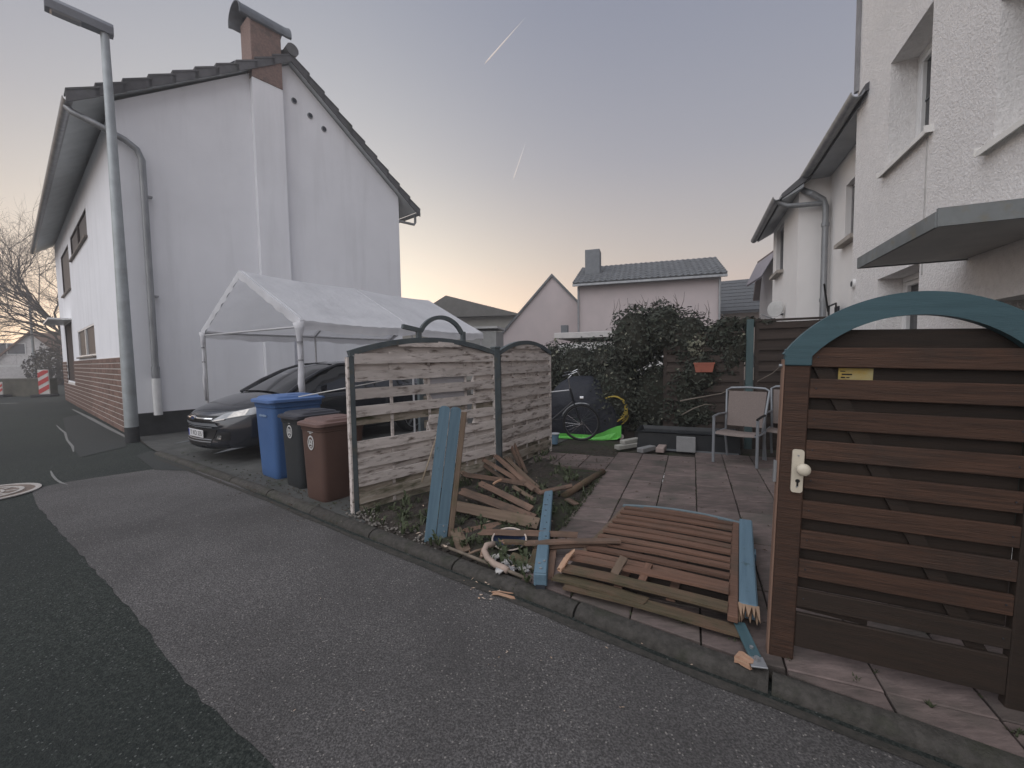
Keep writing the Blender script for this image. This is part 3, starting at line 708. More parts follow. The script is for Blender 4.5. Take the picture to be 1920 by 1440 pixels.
MB().tube([(.0, -.12, he - .1), (.0, -.12, 0)], .05, 8).build('downpipe', zinc_m, PH)
MB().tube([(L - .02, -.12, he - .1), (L - .02, -.12, 0)], .05, 8).build('downpipe', zinc_m, PH)
MB().box((L / 2, -.40, he - .06), (L + .5, .10, .10)).build('gutter', zinc_m, PH)

apx, lf = P(1035, 515, 24.5), P(948, 614, 24.5)
GH = thing('gable_house', 'pale pink gable end with steep roof left of the square chimney', 'house', (apx.x, 24.5, 0), R_(-12))
hw = 3.7; ez = apx.z - hw * (apx.z - lf.z) / (apx.x - lf.x)
m = MB(); m.prism([(-hw, 0), (hw, 0), (hw, ez), (0, apx.z - .1), (-hw, ez)], 0, 7, lambda u, v, h: Vector((u, h, v))); m.build('wall', pink, GH)
m = MB(); m.prism([(-hw - .25, ez - .33), (0, apx.z - .12), (hw + .25, ez - .33), (hw + .25, ez - .17), (0, apx.z + .05), (-hw - .25, ez - .17)], -.12, 7.1, lambda u, v, h: Vector((u, h, v))); m.build('roof', tile_grey, GH)

p_ = P(838, 555, 30)
BH = thing('brown_roof_house', 'low house with wide dark hipped roof seen between tent and gable', 'house', (p_.x, 30, 0), R_(-6))
e1, e2 = P(800, 580, 30), P(968, 589, 30)
m = MB(); m.box(((e1.x + e2.x) / 2 - p_.x - 2.6, 3.2, 2.26), (e2.x - e1.x + 5.2, 6, 4.52)); m.build('wall', mat('olive_render', (.30, .285, .25), (.27, .26, .23)), BH)
m = MB(); z0 = p_.z
m.add([(e1.x - p_.x - 1.2, -.3, e1.z - .6), (e2.x - p_.x + .6, -.3, e2.z - .15), (e2.x - p_.x + .6, 6.5, e2.z - .15), (e1.x - p_.x - 1.2, 6.5, e1.z - .6), (0, -.3, z0), (.4, 6.5, z0)], [(0, 1, 4), (1, 2, 5, 4), (2, 3, 5), (3, 0, 4, 5), (0, 3, 2, 1)])
m.build('roof', mat('dark_brown_roof', (.15, .145, .135), (.12, .115, .105), ns=3), BH)
shd = P(905, 612, 18)
SH = thing('grey_shed', 'small grey boxy shed roof peeking over the white fence', 'shed', (shd.x, 18, 0), R_(-10))
MB().box((0, .8, shd.z / 2 - .1), (1.15, 1.6, shd.z - .2)).build('wall', mat('shed_grey', (.33, .33, .32), (.28, .28, .27)), SH)
MB().box((0, .8, shd.z - .05), (1.3, 1.8, .09)).build('roof', mat('shed_edge', (.5, .5, .49)), SH)
ga, gb = P(1060, 628, 12.0), P(1142, 626, 11.6)
rz, L = seg_frame(ga, gb)
GR = thing('flat_roof_garage', 'flat roofed pale garage edge in front of the pink house', 'garage', (ga.x, ga.y, 0), rz)
MB().box((L / 2 + .6, 1.6, ga.z / 2 - .12), (L + 1.6, 3.2, ga.z - .24)).build('wall', pale, GR)
MB().box((L / 2 + .6, 1.6, ga.z - .02), (L + 1.8, 3.4, .16), bev=.01).build('roof', mat('metal_edge', (.55, .53, .51), (.48, .46, .45)), GR)
MB().box((-.02, .02, ga.z + .14), (.18, .2, .26)).build('roof_vent', mat('slate_clad', (.17, .18, .19)), GR)

a, b = P(1348, 560, 26), P(1424, 556, 25)
rz, L = seg_frame(a, b)
CH = thing('beige_house', 'beige house under a dark grey tiled roof right of the pink house', 'house', (a.x, a.y, 0), rz)
hb, ht = P(1380, 583, 25.5).z, P(1370, 520, 25.5).z + .3
m = MB(); m.box((L / 2 + .3, 3.2, hb / 2), (L + .6, 6, hb)); m.prism([(0, hb), (6, hb), (6, ht), (3.4, ht - .1)], 0, L + .6, lambda u, v, h: Vector((h, u + .2, v))); m.build('wall', cream, CH)
m = MB(); m.prism([(-.3, hb - .15), (-.3, hb), (3.2, ht + .05), (3.4, ht - .1)], -.3, L + .4, lambda u, v, h: Vector((h, u, v))); cr_ = m.build('roof', mat('slate_grey_roof', (.10, .105, .11), (.08, .085, .09), ns=5), CH)
uu = Vector((0, 3.5, ht + .05 - hb)); n_r = 9; rows = MB()
for j in range(n_r):
    q0 = Vector((0, -.3, hb)) + uu * (j / n_r)
    for i in range(11): rows.box((-.3 + (L + .7) * (i + .5) / 11, q0.y + .08, q0.z + .06), ((L + .7) / 11 - .03, .26, .05), Matrix.Rotation(math.atan2(uu.z, uu.y), 3, 'X'))
rows.build('roof_tiles', mat('slate_grey_roof', (.1, .105, .11)), cr_, kind='stuff')
MB().tube([(.25, -.1, hb), (.25, -.1, 0)], .05, 6).build('downpipe', zinc_m, CH)

a = P(1428, 560, 21.5); b = P(1452, 560, 19.5)
rz, L = seg_frame(a, b)
WH = thing('white_gable_house', 'small white house with brown verge and dormer behind the wing', 'house', (a.x, a.y, 0), rz)
zt, zl = P(1424, 494, 21.5).z, P(1410, 556, 21.5).z
m = MB(); m.prism([(-.35, 0), (4, 0), (4, zt - .35), (.15, zt - .2), (-.35, zl)], 0, 5, lambda u, v, h: Vector((u, h, v))); m.build('wall', pale, WH)
m = MB(); m.prism([(-.62, zl - .1), (-.5, zl - .15), (.2, zt - .12), (4.2, zt - .2), (4.2, zt), (.12, zt + .08)], -.25, 5.2, lambda u, v, h: Vector((u, h, v))); m.build('roof', mat('red_brown_roof', (.17, .125, .115), (.13, .10, .095)), WH)
m = MB(); m.add([(.15, -.3, zt - .05), (3.5, -.3, zt - .1), (3.5, -.9, zt - 1.2), (.75, -.9, zt - 1.2)], [(0, 1, 2, 3)]); m.add([(.15, -.28, zt - .11), (3.5, -.28, zt - .16), (3.5, -.88, zt - 1.26), (.75, -.88, zt - 1.26)], [(0, 1, 2, 3)]); m.build('dormer_roof', mat('slate_lilac', (.28, .26, .28), (.24, .22, .24)), WH)
m = MB(); m.prism([(.4, .9), (1.3, 2.4), (1.6, 2.4), (1.6, .9)], -.5, 0, lambda u, v, h: Vector((u, h, v))); m.build('side_lean_to', mat('slate_clad', (.17, .18, .19)), WH)
MB().box((.55, -.02, 2.6), (.18, .04, .45)).build('window', glass_m, WH)

# far left: white house with brown roof, garden wall, lamp, beacons, trees
Yf = 44
ap, le = P(57, 623, Yf), P(4, 687, Yf)
FH = thing('brown_roofed_cottage', 'distant white cottage with steep brown roof behind the bare tree', 'house', (ap.x, Yf, 0), R_(28))
hwid = 3.3; zb = le.z
m = MB(); m.prism([(-hwid, 0), (hwid, 0), (hwid, zb), (0, ap.z - .1), (-hwid, zb)], 0, 12, lambda u, v, h: Vector((u, h, v))); m.build('wall', mat('far_white', (.7, .68, .67)), FH)
m = MB(); m.prism([(-hwid - .4, zb - .5), (0, ap.z - .1), (hwid + .4, zb - .5), (hwid + .4, zb - .32), (0, ap.z + .12), (-hwid - .4, zb - .32)], -.25, 12.2, lambda u, v, h: Vector((u, h, v)))
m.build('roof', mat('far_brown_roof', (.20, .115, .075), (.15, .085, .06), ns=3), FH)
w = MB().box((-1.5, -.03, 3.3), (2.2, .08, 1.2)).build('window', frame_w, FH)
MB().box((-2.2, -.08, 3.3), (.75, .03, 1.1)).build('shutter', mat('grey_shutter', (.12, .125, .14)), w)
MB().box((-1.1, -.08, 3.3), (1.2, .03, 1.0)).build('pane', mat('dull_glass', (.1, .11, .125)), w)
MB().box((-.3, -2.0, 1.55), (3.6, 1.4, .18)).build('porch_roof', frame_w, FH)
h2p = P(100, 640, 50)
FB = thing('far_barn', 'dim house roof far behind the bare tree beside the brick wall', 'house', (h2p.x, 50, 0), R_(35))
MB().box((0, 2, 1.7), (7, 5, 3.4)).build('wall', mat('far_tan', (.34, .27, .23)), FB)
MB().prism([(-4, 3.3), (4, 3.3), (0, 5.2)], -.6, 5, lambda u, v, h: Vector((u, h, v))).build('roof', mat('far_dark_roof', (.13, .10, .085)), FB)
ga, gb = G(-30, 745), G(84, 744)
rz, L = seg_frame(ga, gb)
GW = thing('garden_wall', 'low mossy garden wall along the far side of the lane', 'wall', (ga.x, ga.y + .3, 0), rz)
MB().box((L / 2, .15, .42), (L, .3, .84)).build('wall', mat('mossy_wall', (.115, .105, .085), (.08, .078, .06), ns=3, bump=.6, bs=8, c3=(.05, .058, .03), ns3=1.2), GW)
cpn = int(L / .6)
for k in range(cpn): MB().box((L * (k + .5) / cpn, .15, .87), (L / cpn - .02, .36, .06)).build('coping_stone', mat('mossy_coping', (.14, .13, .11), (.10, .095, .08)), GW)

def beacon(px, py_top, py_bot, Y, name_label, wpx):
    t_, b_ = P(px, py_top, Y), P(px, py_bot, Y)
    hgt = t_.z - b_.z; w = wpx / FPX * Y
    t = thing('warning_beacon', name_label, 'warning beacon', (b_.x, Y, max(0, b_.z - .1)), R_(14))
    fr = t
    m = MB().box((0, 0, .12 + hgt / 2), (w, .05, hgt), bev=.02).build('panel', mat('beacon_white', (.62, .60, .57), (.55, .53, .5)), t)
    n = 3
    for k in range(n):
        zc = .12 + hgt * (k + .55) / n; dh = hgt / n * .28
        pl = [(-w / 2 + .01, zc - dh - .10), (w / 2 - .01, zc - dh + .16), (w / 2 - .01, zc + dh + .16), (-w / 2 + .01, zc + dh - .10)]
        pl = clip(clip(pl, 0, 1, -.14), 0, -1, .10 + hgt)
        if len(pl) > 2: MB().prism(pl, -.034, -.028, lambda a, b, h: Vector((a, h, b))).build('red_stripe', mat('beacon_red', (.52, .08, .075), (.45, .07, .065)), m)
    MB().box((0, 0, .06), (w * 1.9, .5, .12), bev=.02).build('foot', mat('beacon_foot', (.04, .04, .042)), t)
beacon(84.5, 697, 743, 20.5, 'red and white striped warning beacon leaning at the brick wall', 17)
beacon(-2, 717, 741, 20.6, 'red and white striped beacon cut off by the left photo edge', 14)

# bare tree
def grow(mb, p, d, r, L, depth, tw):
    n = 3 if depth < 3 else 4; pts = [p]; q = p.copy(); dd = d.copy()
    for k in range(n):
        dd = (dd + Vector((random.uniform(-1, 1), random.uniform(-1, 1), random.uniform(-.8, .9))) * .24).normalized()
        q = q + dd * L / n; pts.append(q.copy())
    (mb if depth > 3 else tw).tube(pts, [r * (1 - .4 * k / n) for k in range(n + 1)], 5 if depth > 3 else 3, cap=False)
    if depth == 0: return
    for k in range(random.choice((3, 3, 4)) if depth > 1 else 3):
        t = random.choice(pts[1:]); sp = .65 if depth > 2 else .85
        nd = (dd + Vector((random.uniform(-1, 1), random.uniform(-1, 1), random.uniform(-.75, .9))) * sp).normalized()
        grow(mb, t, nd, r * random.uniform(.5, .66), L * random.uniform(.62, .85), depth - 1, tw)
bark = mat('bark', (.075, .06, .05), (.055, .045, .038), ns=8)
tp = P(150, 700, 36)
TR = thing('bare_tree', 'large leafless tree with a wide net of twigs left of the white house', 'tree', (tp.x, 36, 0))
tk, tw = MB(), MB()
random.seed(21)
tk.tube([(0, 0, 0), (-.1, 0, 2.2), (-.2, .1, 4.4)], [.4, .3, .22], 8)
for d, L in (((-1, -.1, .35), 5.2), ((-.9, .2, .75), 5.4), ((-.7, -.2, 1.1), 5.2), ((-1, .1, .08), 4.6), ((-.2, 0, 1), 4.6), ((.6, .1, .8), 3.6), ((-.95, -.15, .55), 5.4)):
    grow(tk, Vector((-.15, 0, random.uniform(2.6, 4.3))), Vector(d).normalized(), .12, L, 6, tw)
tk.build('trunk', bark, TR, fix=False); tw.build('crown', bark, TR, fix=False)
random.seed(5)
def leaf_cloud(mb, blobs, n, size, flat=.0):
    tot = sum(b[1][0] * b[1][1] + b[1][1] * b[1][2] + b[1][0] * b[1][2] for b in blobs)
    for c, r in blobs:
        k = int(n * (r[0] * r[1] + r[1] * r[2] + r[0] * r[2]) / tot)
        for _ in range(k):
            v = Vector((random.gauss(0, 1), random.gauss(0, 1), random.gauss(0, 1))).normalized()
            f = 1 - abs(random.gauss(0, .13)) + (random.random() < .12) * random.uniform(0, .16)
            lump = 1 + .10 * math.sin(v.x * 7 + c[0] * 3) * math.sin(v.z * 6 + c[1]) 
            p = Vector((c[0] + v.x * r[0] * f * lump, c[1] + v.y * r[1] * f * lump, c[2] + v.z * r[2] * f * lump))
            if p.z < .04: continue
            nrm = (v + Vector((random.gauss(0, .6), random.gauss(0, .6), random.gauss(0, .6) + .3))).normalized()
            a = nrm.orthogonal().normalized(); a = Matrix.Rotation(random.uniform(0, 6.28), 3, nrm) @ a; b = nrm.cross(a)
            s = size * random.uniform(.5, 1.15) * (1.5 if random.random() < .12 else 1)
            mb.add([p - a * s, p - b * s * .55 + nrm * s * .12, p + a * s, p + b * s * .55 + nrm * s * .12], [(0, 1, 2, 3)])
def blob_core(mb, c, r, k=.80, n=10):
    rings = []
    for i in range(1, n):
        th = math.pi * i / n
        rings.append([Vector((c[0] + r[0] * k * math.sin(th) * math.cos(6.283 * j / 14), c[1] + r[1] * k * math.sin(th) * math.sin(6.283 * j / 14), max(.02, c[2] + r[2] * k * math.cos(th)))) for j in range(14)])
    mb.loft(rings)
leaf_m = mat('hedge_leaf', (.036, .044, .032), (.060, .064, .052), rough=.7, ns=2.5, spec=.2, c3=(.095, .085, .055), ns3=14, lo3=.62, hi3=.75)
leaf_pale = mat('pale_leaf', (.22, .215, .165), (.14, .145, .10), rough=.55, ns=6)
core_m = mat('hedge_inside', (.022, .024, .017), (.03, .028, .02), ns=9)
for lab, px, py, Y, r in (('dark round shrub beside the far white cottage', 92, 672, 33, (1.6, 1.2, 1.5)), ('brown scrubby bush between cottage and brick wall', 108, 655, 34, (1.5, 1.2, 2.0))):
    q = P(px, py, Y); s = thing('shrub', lab, 'shrub', (q.x, Y, 0))
    m = MB(); leaf_cloud(m, [((0, 0, q.z * .55), (r[0], r[1], q.z * .75))], 1600, .12); m.build('foliage', mat('far_shrub_leaf', (.06, .058, .045), (.085, .07, .055)), s, fix=False)
    m = MB(); m.tube([(0, 0, 0), (0, 0, q.z)], .1, 6); m.build('stem', bark, s)
# ================================================================== FENCES
random.seed(11)
def arch_rail(mb, L, z_side, rise, w, t, y, seg=16, u0=0.0, ext=0.0):
    """arched rail: band of height w and depth t following a circle over span L"""
    r = (L * L / 4 + rise * rise) / (2 * rise); zc = z_side + rise - r; outer, inner = [], []
    for k in range(seg + 1):
        u = -L / 2 - ext + (L + 2 * ext) * k / seg; a = math.asin(max(-1, min(1, u / r)))
        outer.append((u0 + L / 2 + r * math.sin(a), zc + r * math.cos(a))); inner.append((u0 + L / 2 + (r - w) * math.sin(a), zc + (r - w) * math.cos(a)))
    mb.loft([[Vector((o[0], y - t / 2, o[1])), Vector((o[0], y + t / 2, o[1])), Vector((i[0], y + t / 2, i[1])), Vector((i[0], y - t / 2, i[1]))] for o, i in zip(outer, inner)])
    return lambda u: (zc + math.sqrt(max(0, (r - w) ** 2 - (u - u0 - L / 2) ** 2)))
def slat(mb, u0, u1, z0, z1, y, t, warp=.006, top=None, ragged0=False, ragged1=False, seg=6):
    n = max(1, int(seg * max(.3, (u1 - u0)))); rings = []
    for k in range(n + 1):
        u = u0 + (u1 - u0) * k / n; a = random.uniform(-warp, warp) * .5; b = random.uniform(-warp, warp) * .5; c = random.uniform(-warp, warp)
        zt = z1 + a if top is None else min(z1 + a, top(u) + .012)
        zb = min(z0 + b, zt - .002)
        rings.append([Vector((u, y - t / 2 + c, zb)), Vector((u, y + t / 2 + c, zb)), Vector((u, y + t / 2 + c, zt)), Vector((u, y - t / 2 + c, zt))])
    for rg, fl, sg in ((rings[0], ragged0, -1), (rings[-1], ragged1, 1)):
        if fl:
            for v in rg: v.x += sg * random.uniform(-.03, .04)
    mb.loft(rings)
def white_panel(name, label, o, rz, L, h_side, rise, pitch, n_rows, ztop0, battens, missing_f=(), missing_b=(), dirty=()):
    t = thing(name, label, 'fence panel', o, rz)
    m = MB(); arch = arch_rail(m, L, h_side, rise, .055, .05, -.005); m.build('arch_rail', dusk_blue, t)
    for u in (.028, L - .028): MB().box((u, 0, h_side / 2 - .02), (.05, .045, h_side - .06), bev=.004).build('stile', dusk_blue if u < 1 else white_wood, t)
    MB().box((-.008, 0, h_side / 2 - .03), (.016, .05, h_side - .06)).build('edge_strip', white_wood, t)
    for u in battens: MB().box((u, -.001, h_side / 2 + .02), (.03, .012, h_side - .05)).build('batten', white_wood, t)
    hf, hb = pitch * .60, pitch * .60
    for k in range(-1, n_rows):
        zt = ztop0 - pitch * k
        for front in (1, 0):
            z1 = zt if front else zt - pitch * .50; z0 = z1 - (hf if front else hb)
            if z0 < .03: z0 = .03
            if z1 < z0 + .02 or (front == 0 and z1 > h_side + rise): continue
            spans = [(.056, L - .056)]
            for kk, a, b, fr in (missing_f if front else missing_b):
                if kk == k:
                    ns_ = []
                    for p, q in spans:
                        if a > p: ns_.append((p, min(q, a)))
                        if b < q: ns_.append((max(p, b), q))
                    spans = [x for x in ns_ if x[1] - x[0] > .03]
            for p, q in spans:
                if z0 > h_side - .06:      # boards under the arch follow its curve
                    us = [u / 100 for u in range(int(p * 100), int(q * 100)) if arch(u / 100) > z0 + .02]
                    if not us: continue
                    p, q = max(p, us[0]), min(q, us[-1])
                    if q - p < .08: continue
                m = MB(); y = -.017 + random.uniform(-.002, .002) if front else .016 + random.uniform(-.002, .002)
                slat(m, p, q, z0, z1, y, .018, .006, arch if z1 > h_side - .12 else None, p > .1, q < L - .1)
                m.build('slat', white_wood_dirty if (z1 < .30 or (k, front) in dirty) else white_wood, t)
    return t, arch
p1 = G(663, 968); p1.z = 0
d1 = AZ(43); n1 = Vector((d1.y, -d1.x, 0))
def U1(px, py): q = PL(px, py, p1, n1) - p1; return q.dot(d1), q.z
L1 = U1(930, 780)[0]
u_mid = U1(803, 720)[0]; ub = [U1(733, 720)[0], U1(804, 720)[0], U1(873, 720)[0], U1(889, 720)[0]]
ug = U1(879, 720)[0]
wp1, arch1 = white_panel('white_fence_panel', 'large weathered white fence panel with holes and missing boards beside the bins', p1, R_(47), L1, 1.60, .15, .171, 10, 1.577, ub[:2] + [ub[2] - .005, ub[3]],
    missing_f=[(4, 0, u_mid - .01, 0), (5, .0, .0, 0)],
    missing_b=[(1, 0, u_mid - .02, 0), (2, 0, u_mid - .02, 0), (4, 0, u_mid - .02, 0), (1, ub[1] + .03, ub[3], 0), (2, ub[1] + .03, ub[3], 0), (3, ub[2], ub[3], 0), (0, 9, 9, 0), (4, ub[2], ub[3], 0)], dirty={(3, 0), (7, 0), (8, 0)})
for k in (1, 2, 3):
    for q in range(2):
        z1 = 1.577 - .171 * k - .085 - q * .05 + .012
        m = MB(); slat(m, ub[1] + .02, ub[2] + .0, z1 - .048, z1, .016 + .002 * q, .014, .002); m.build('patch_board', grey_board, wp1)
m = MB(); m.tube([(-.42, .10, 1.19), (.0, .06, 1.245), (.60, .03, 1.325)], .005, 6); 
wr = m.build('white_wire', sill_w); wr.location = p1; wr.rotation_euler = (0, 0, R_(47)); tag(wr, 'thin white cord stretched across the gaps of the white fence panel', 'cord')
p2 = p1 + d1 * L1; p2r = G(1033, 847); p2r.z = 0
d2 = (p2r - p2).normalized(); L2 = (p2r - p2).length - .05
rz2 = math.atan2(d2.y, d2.x)
n2 = Vector((d2.y, -d2.x, 0))
def U2(px, py): q = PL(px, py, p2, n2) - p2; return q.dot(d2), q.z
wp2, arch2 = white_panel('white_fence_panel', 'narrower white fence panel with all its boards standing beyond the dark post', p2 + d2 * .05, rz2, L2, 1.60, .16, .171, 10, 1.577, [U2(962, 750)[0] - .05, U2(987, 750)[0] - .05, U2(1009, 750)[0] - .05], dirty={(8, 1), (8, 0)})
ps_ = thing('fence_post', 'dark blue grey post between the two white fence panels', 'post', p2 + d2 * .0 + d1 * .01, R_(40))
MB().box((0, 0, .82), (.085, .085, 1.64), bev=.006).build('post', dusk_blue, ps_)
MB().box((0, 0, 1.65), (.10, .10, .025), bev=.006).build('cap', dusk_blue, ps_)

# arched garden gate top behind the white panels
ac = P(828, 612, 6.4)
ag = thing('arched_gate', 'grey blue arched gate top peeking over the white fence panel', 'gate', (ac.x, 6.4, 0), R_(44))
m = MB(); arch_rail(m, .80, 1.93, .24, .06, .05, 0, 14, -.40); m.build('arch', dusk_blue, ag)
MB().box((-.40, 0, .97), (.07, .06, 1.94), bev=.005).build('stile', dusk_blue, ag)
MB().box((.40, 0, .97), (.07, .06, 1.94), bev=.005).build('stile', dusk_blue, ag)
MB().beam((-.66, 0, 1.98), (-.36, 0, 1.93), .06, .06).build('rail_stub', dusk_blue, ag)
for k in range(8): MB().box((0, .02 * (k % 2), .2 + k * .18), (.74, .018, .11)).build('slat', white_wood_dirty, ag)

# leaning remains of the fence: two blue boards on a brown stile
b0 = G(816, 1016, .02); t0 = P(845, 762, b0.y + .10)
ax = (t0 - b0).normalized(); Lb = (t0 - b0).length
yx = AZ(78); yx = (yx - ax * yx.dot(ax)).normalized()
mwl = frame(ax, yx, b0)
lp = thing('leaning_post', 'leaning remains of a fence end, two blue boards beside a brown stile', 'fence post', mw=mwl)
for k, off in enumerate((-.046, .046)):
    m = MB(); w = .086; pl = [(0, -w / 2), (Lb - .03, -w / 2)] + [(Lb - .03 + .03 * math.sin(R_(a)), -w / 2 * math.cos(R_(a))) for a in range(20, 180, 20)] + [(Lb - .03, w / 2), (0, w / 2)]
    m.prism([(a, b + off) for a, b in pl], -.012, .012); m.build('blue_board', blue_m, lp)
MB().box((Lb * .485, .118, .012), (Lb * .97, .042, .06), bev=.004).build('stile', grey_wood, lp)
MB().box((.07, .05, -.018), (.16, .075, .008), bev=.002).build('post_bracket', blue_m, lp)
for q in range(3): MB().tube([(.05 + q * .045, .05 + .012 * (q % 2), -.026), (.05 + q * .045, .05 + .012 * (q % 2), -.02)], .007, 8).build('bolt', zinc_m, lp)

# thin stick leaning on the white panel
def rod(name, label, cat, pts, r, m, n=7, group=None):
    o = thing(name, label, cat, pts[0], group=group)
    MB().tube([Vector(p) - Vector(pts[0]) for p in pts], r, n).build('shaft', m, o, smooth=True); return o
s0 = PL(790, 906, p1 + n1 * -(-.05), n1); 
rod('stick', 'thin bare stick leaning against the white fence panel', 'stick', [PL(791, 904, p1 + n1 * .10, n1), PL(806, 858, p1 + n1 * .08, n1), PL(820, 812, p1 + n1 * .05, n1)], [.010, .008, .005], mat('bare_stick', (.42, .35, .26), (.33, .27, .2), ns=9))

# ------------------------------------------------------------------ broken boards in the bed
def plank_mesh(L, w, t, jag0=0.0, jag1=0.0, n=6, bow=.006):
    m = MB(); rings = []
    na = 5
    def ring(x, j, sg):
        vs = []
        for i in range(na): 
            y = -w / 2 + w * i / (na - 1); vs.append(Vector((x + sg * j * random.uniform(0, 1), y, -t / 2)))
        up = [Vector((v.x + sg * j * random.uniform(-.25, .25), v.y, t / 2)) for v in vs[::-1]]
        return vs + up
    for k in range(n + 1):
        x = L * k / n
        r = ring(x, jag0 if k == 0 else jag1 if k == n else 0, -1 if k == 0 else 1)
        dy = random.uniform(-bow, bow) * .4; dz = bow * math.sin(3.14 * k / n) + random.uniform(-.001, .001)
        rings.append([v + Vector((0, dy, dz)) for v in r])
    m.loft(rings); return m
def plank(label, a, b, za, zb, w, m, t=.016, roll=0.0, jag=(0.0, .05), tip=None, name='broken_board', cat='board', grp='broken boards heaped in the soil bed', wpx=None):
    p, q = G(a[0], a[1], za), G(b[0], b[1], zb)
    x = (q - p); L = x.length; x.normalize()
    y = Vector((0, 0, 1)).cross(x).normalized(); z = x.cross(y)
    rm = Matrix.Rotation(R_(-roll if x.x < 0 else roll), 3, x); y = rm @ y
    o = plank_mesh(L, w, t, *jag).build(name, m); o.matrix_world = frame(x, y, p)
    tag(o, label, cat, grp)
    if w > .045 and L > .35:
        nb = MB()
        for xx in (.05, L * .5, L - .07):
            for yy in (-.25, .2): nb.tube([(xx + random.uniform(-.01, .01), w * yy, t * .5 - .001), (xx, w * yy, t * .5 + random.choice((.001, .001, .016)))], .0028, 5)
        nb.build('nails', MATS['dark_metal'], o, kind='stuff')
    if tip:
        c = MB()
        xe = L if tip == 'end' else 0; sg = 1 if tip == 'end' else -1
        for k in range(5):
            yy = -w * .4 + w * .2 * k; l = random.uniform(.02, .07)
            c.add([(xe - sg * .012, yy - w * .09, -t * .4), (xe - sg * .012, yy + w * .09, -t * .4), (xe - sg * .012, yy, t * .62), (xe + sg * l, yy + random.uniform(-.01, .01), random.uniform(-.003, .006))], [(0, 1, 2), (0, 1, 3), (1, 2, 3), (2, 0, 3)])
        c.build('splintered_end', fresh_wood, o)
    return o
W1, W2, W3 = broken_wood, grey_wood, mossy_wood
plank('dark upright board splinter leaning on the dark fence post', (979, 879), (941, 801), .10, .50, .05, W1, roll=70)
plank('second thin upright splinter right of the dark fence post', (988, 888), (957, 812), .12, .42, .035, W1, roll=60)
plank('short board end standing at the foot of the dark post', (960, 868), (935, 826), .12, .30, .05, W2, roll=55)
plank('longest fan board reaching up towards the white panels', (1013, 924), (904, 833), .10, .30, .052, W1, roll=45)
plank('fan board just below the longest one', (1004, 920), (887, 851), .10, .26, .05, W1, roll=50)
plank('short fan board pointing at the blue leaning boards', (944, 897), (886, 859), .10, .20, .045, W1, roll=40)
plank('fan board overlapping the middle of the heap', (1000, 918), (917, 845), .15, .27, .05, W1, roll=35)
plank('fan board lying closest to the narrow white panel', (1009, 915), (926, 838), .10, .22, .045, W2, roll=30)
plank('long thin board ending in a kink left of the fan', (990, 908), (872, 890), .16, .18, .05, W1, roll=55, tip=None)
plank('weathered stub lying left of the kinked board', (882, 894), (853, 880), .14, .16, .055, W2, roll=25)
plank('reddish board slanting through the middle of the heap', (997, 955), (902, 907), .12, .18, .062, W1, roll=35, tip=None)
plank('wide brown board under the reddish slanting board', (1002, 972), (868, 922), .10, .17, .085, W1, roll=28)
plank('widest greenish board running from the blue boards to the heap end', (1010, 982), (848, 948), .12, .16, .10, W2, roll=40)
plank('thin grey board end beside the green weeds', (1002, 938), (965, 914), .10, .12, .04, W2, roll=30)
plank('short board lying across the top of the fallen blue post', (1011, 925), (1068, 912), .16, .17, .05, W1, roll=20, tip=None)
plank('dark red board lying in the shade behind the bowl', (878, 998), (972, 980), .07, .07, .085, W1, roll=25, jag=(.05, .03), tip='start')
plank('long straight board laid over the blue post behind the bowl', (908, 998), (1080, 1003), .15, .13, .045, W1, roll=55, jag=(.05, .02))
plank('short wide board with a split pale end at the leaning boards', (853, 992), (869, 1031), .10, .06, .10, W2, jag=(.02, .04), tip='end')
plank('green splint with an orange broken end lying in the bowl', (994, 1020), (950, 1016), .13, .14, .055, W3, jag=(.02, .04), tip='end')
plank('snapped board with torn pale end lying over the fallen panel corner', (1162, 1014), (1000, 1018), .17, .15, .085, W1, roll=-8, jag=(.01, .06), tip='end')
plank('thin strip split off below the snapped board', (1136, 1021), (1010, 1027), .14, .12, .035, W1, roll=40, jag=(.01, .05), tip='end')
plank('green board piece in the broken crockery', (958, 1042), (996, 1060), .09, .07, .06, W3, roll=25)
plank('upright mossy chip beside the fallen blue post', (995, 1064), (1003, 1040), .06, .12, .05, W3, roll=40)
plank('pale tipped upright splint between blue post and fallen panel', (1038, 1032), (1031, 1080), .10, .06, .045, W1, tip='end')
plank('bright orange splinter lying on the fallen panel corner', (1054, 1062), (1069, 1040), .16, .19, .035, fresh_wood, jag=(.05, .06), tip='end')
plank('small wedge of wood at the end of the mossy log', (1062, 936), (1077, 944), .08, .07, .06, W1)
plank('curled splinter lying near the far weeds', (925, 908), (935, 902), .17, .19, .025, fresh_wood)
plank('small orange wood chunk beside the blue metal anchor', (1381, 1231), (1397, 1239), .075, .075, .055, fresh_wood, t=.03, grp='loose wood pieces by the kerb')
plank('pale flat splinter lying on the lane at the kerb', (924, 1113), (955, 1119), .012, .012, .022, fresh_wood, t=.006, grp='loose wood pieces by the kerb')
plank('thin sliver lying on the lane just above the flat splinter', (922, 1110), (948, 1111), .012, .014, .008, fresh_wood, t=.005, grp='loose wood pieces by the kerb')
rod('mossy_log', 'mossy round log edging the soil bed next to the patio', 'log', [G(1056, 931, .07), G(1095, 906, .08), G(1130, 884, .08)], [.035, .04, .038], mossy_wood, 10)
rod('edging_strip', 'thin rusty edging strip running along the kerb under the crockery', 'edging', [G(829, 1022, .075), G(900, 1050, .075), G(960, 1073, .075), G(996, 1088, .075)], .012, mat('rusty_strip', (.17, .14, .11), (.11, .09, .07), ns=12), 6)
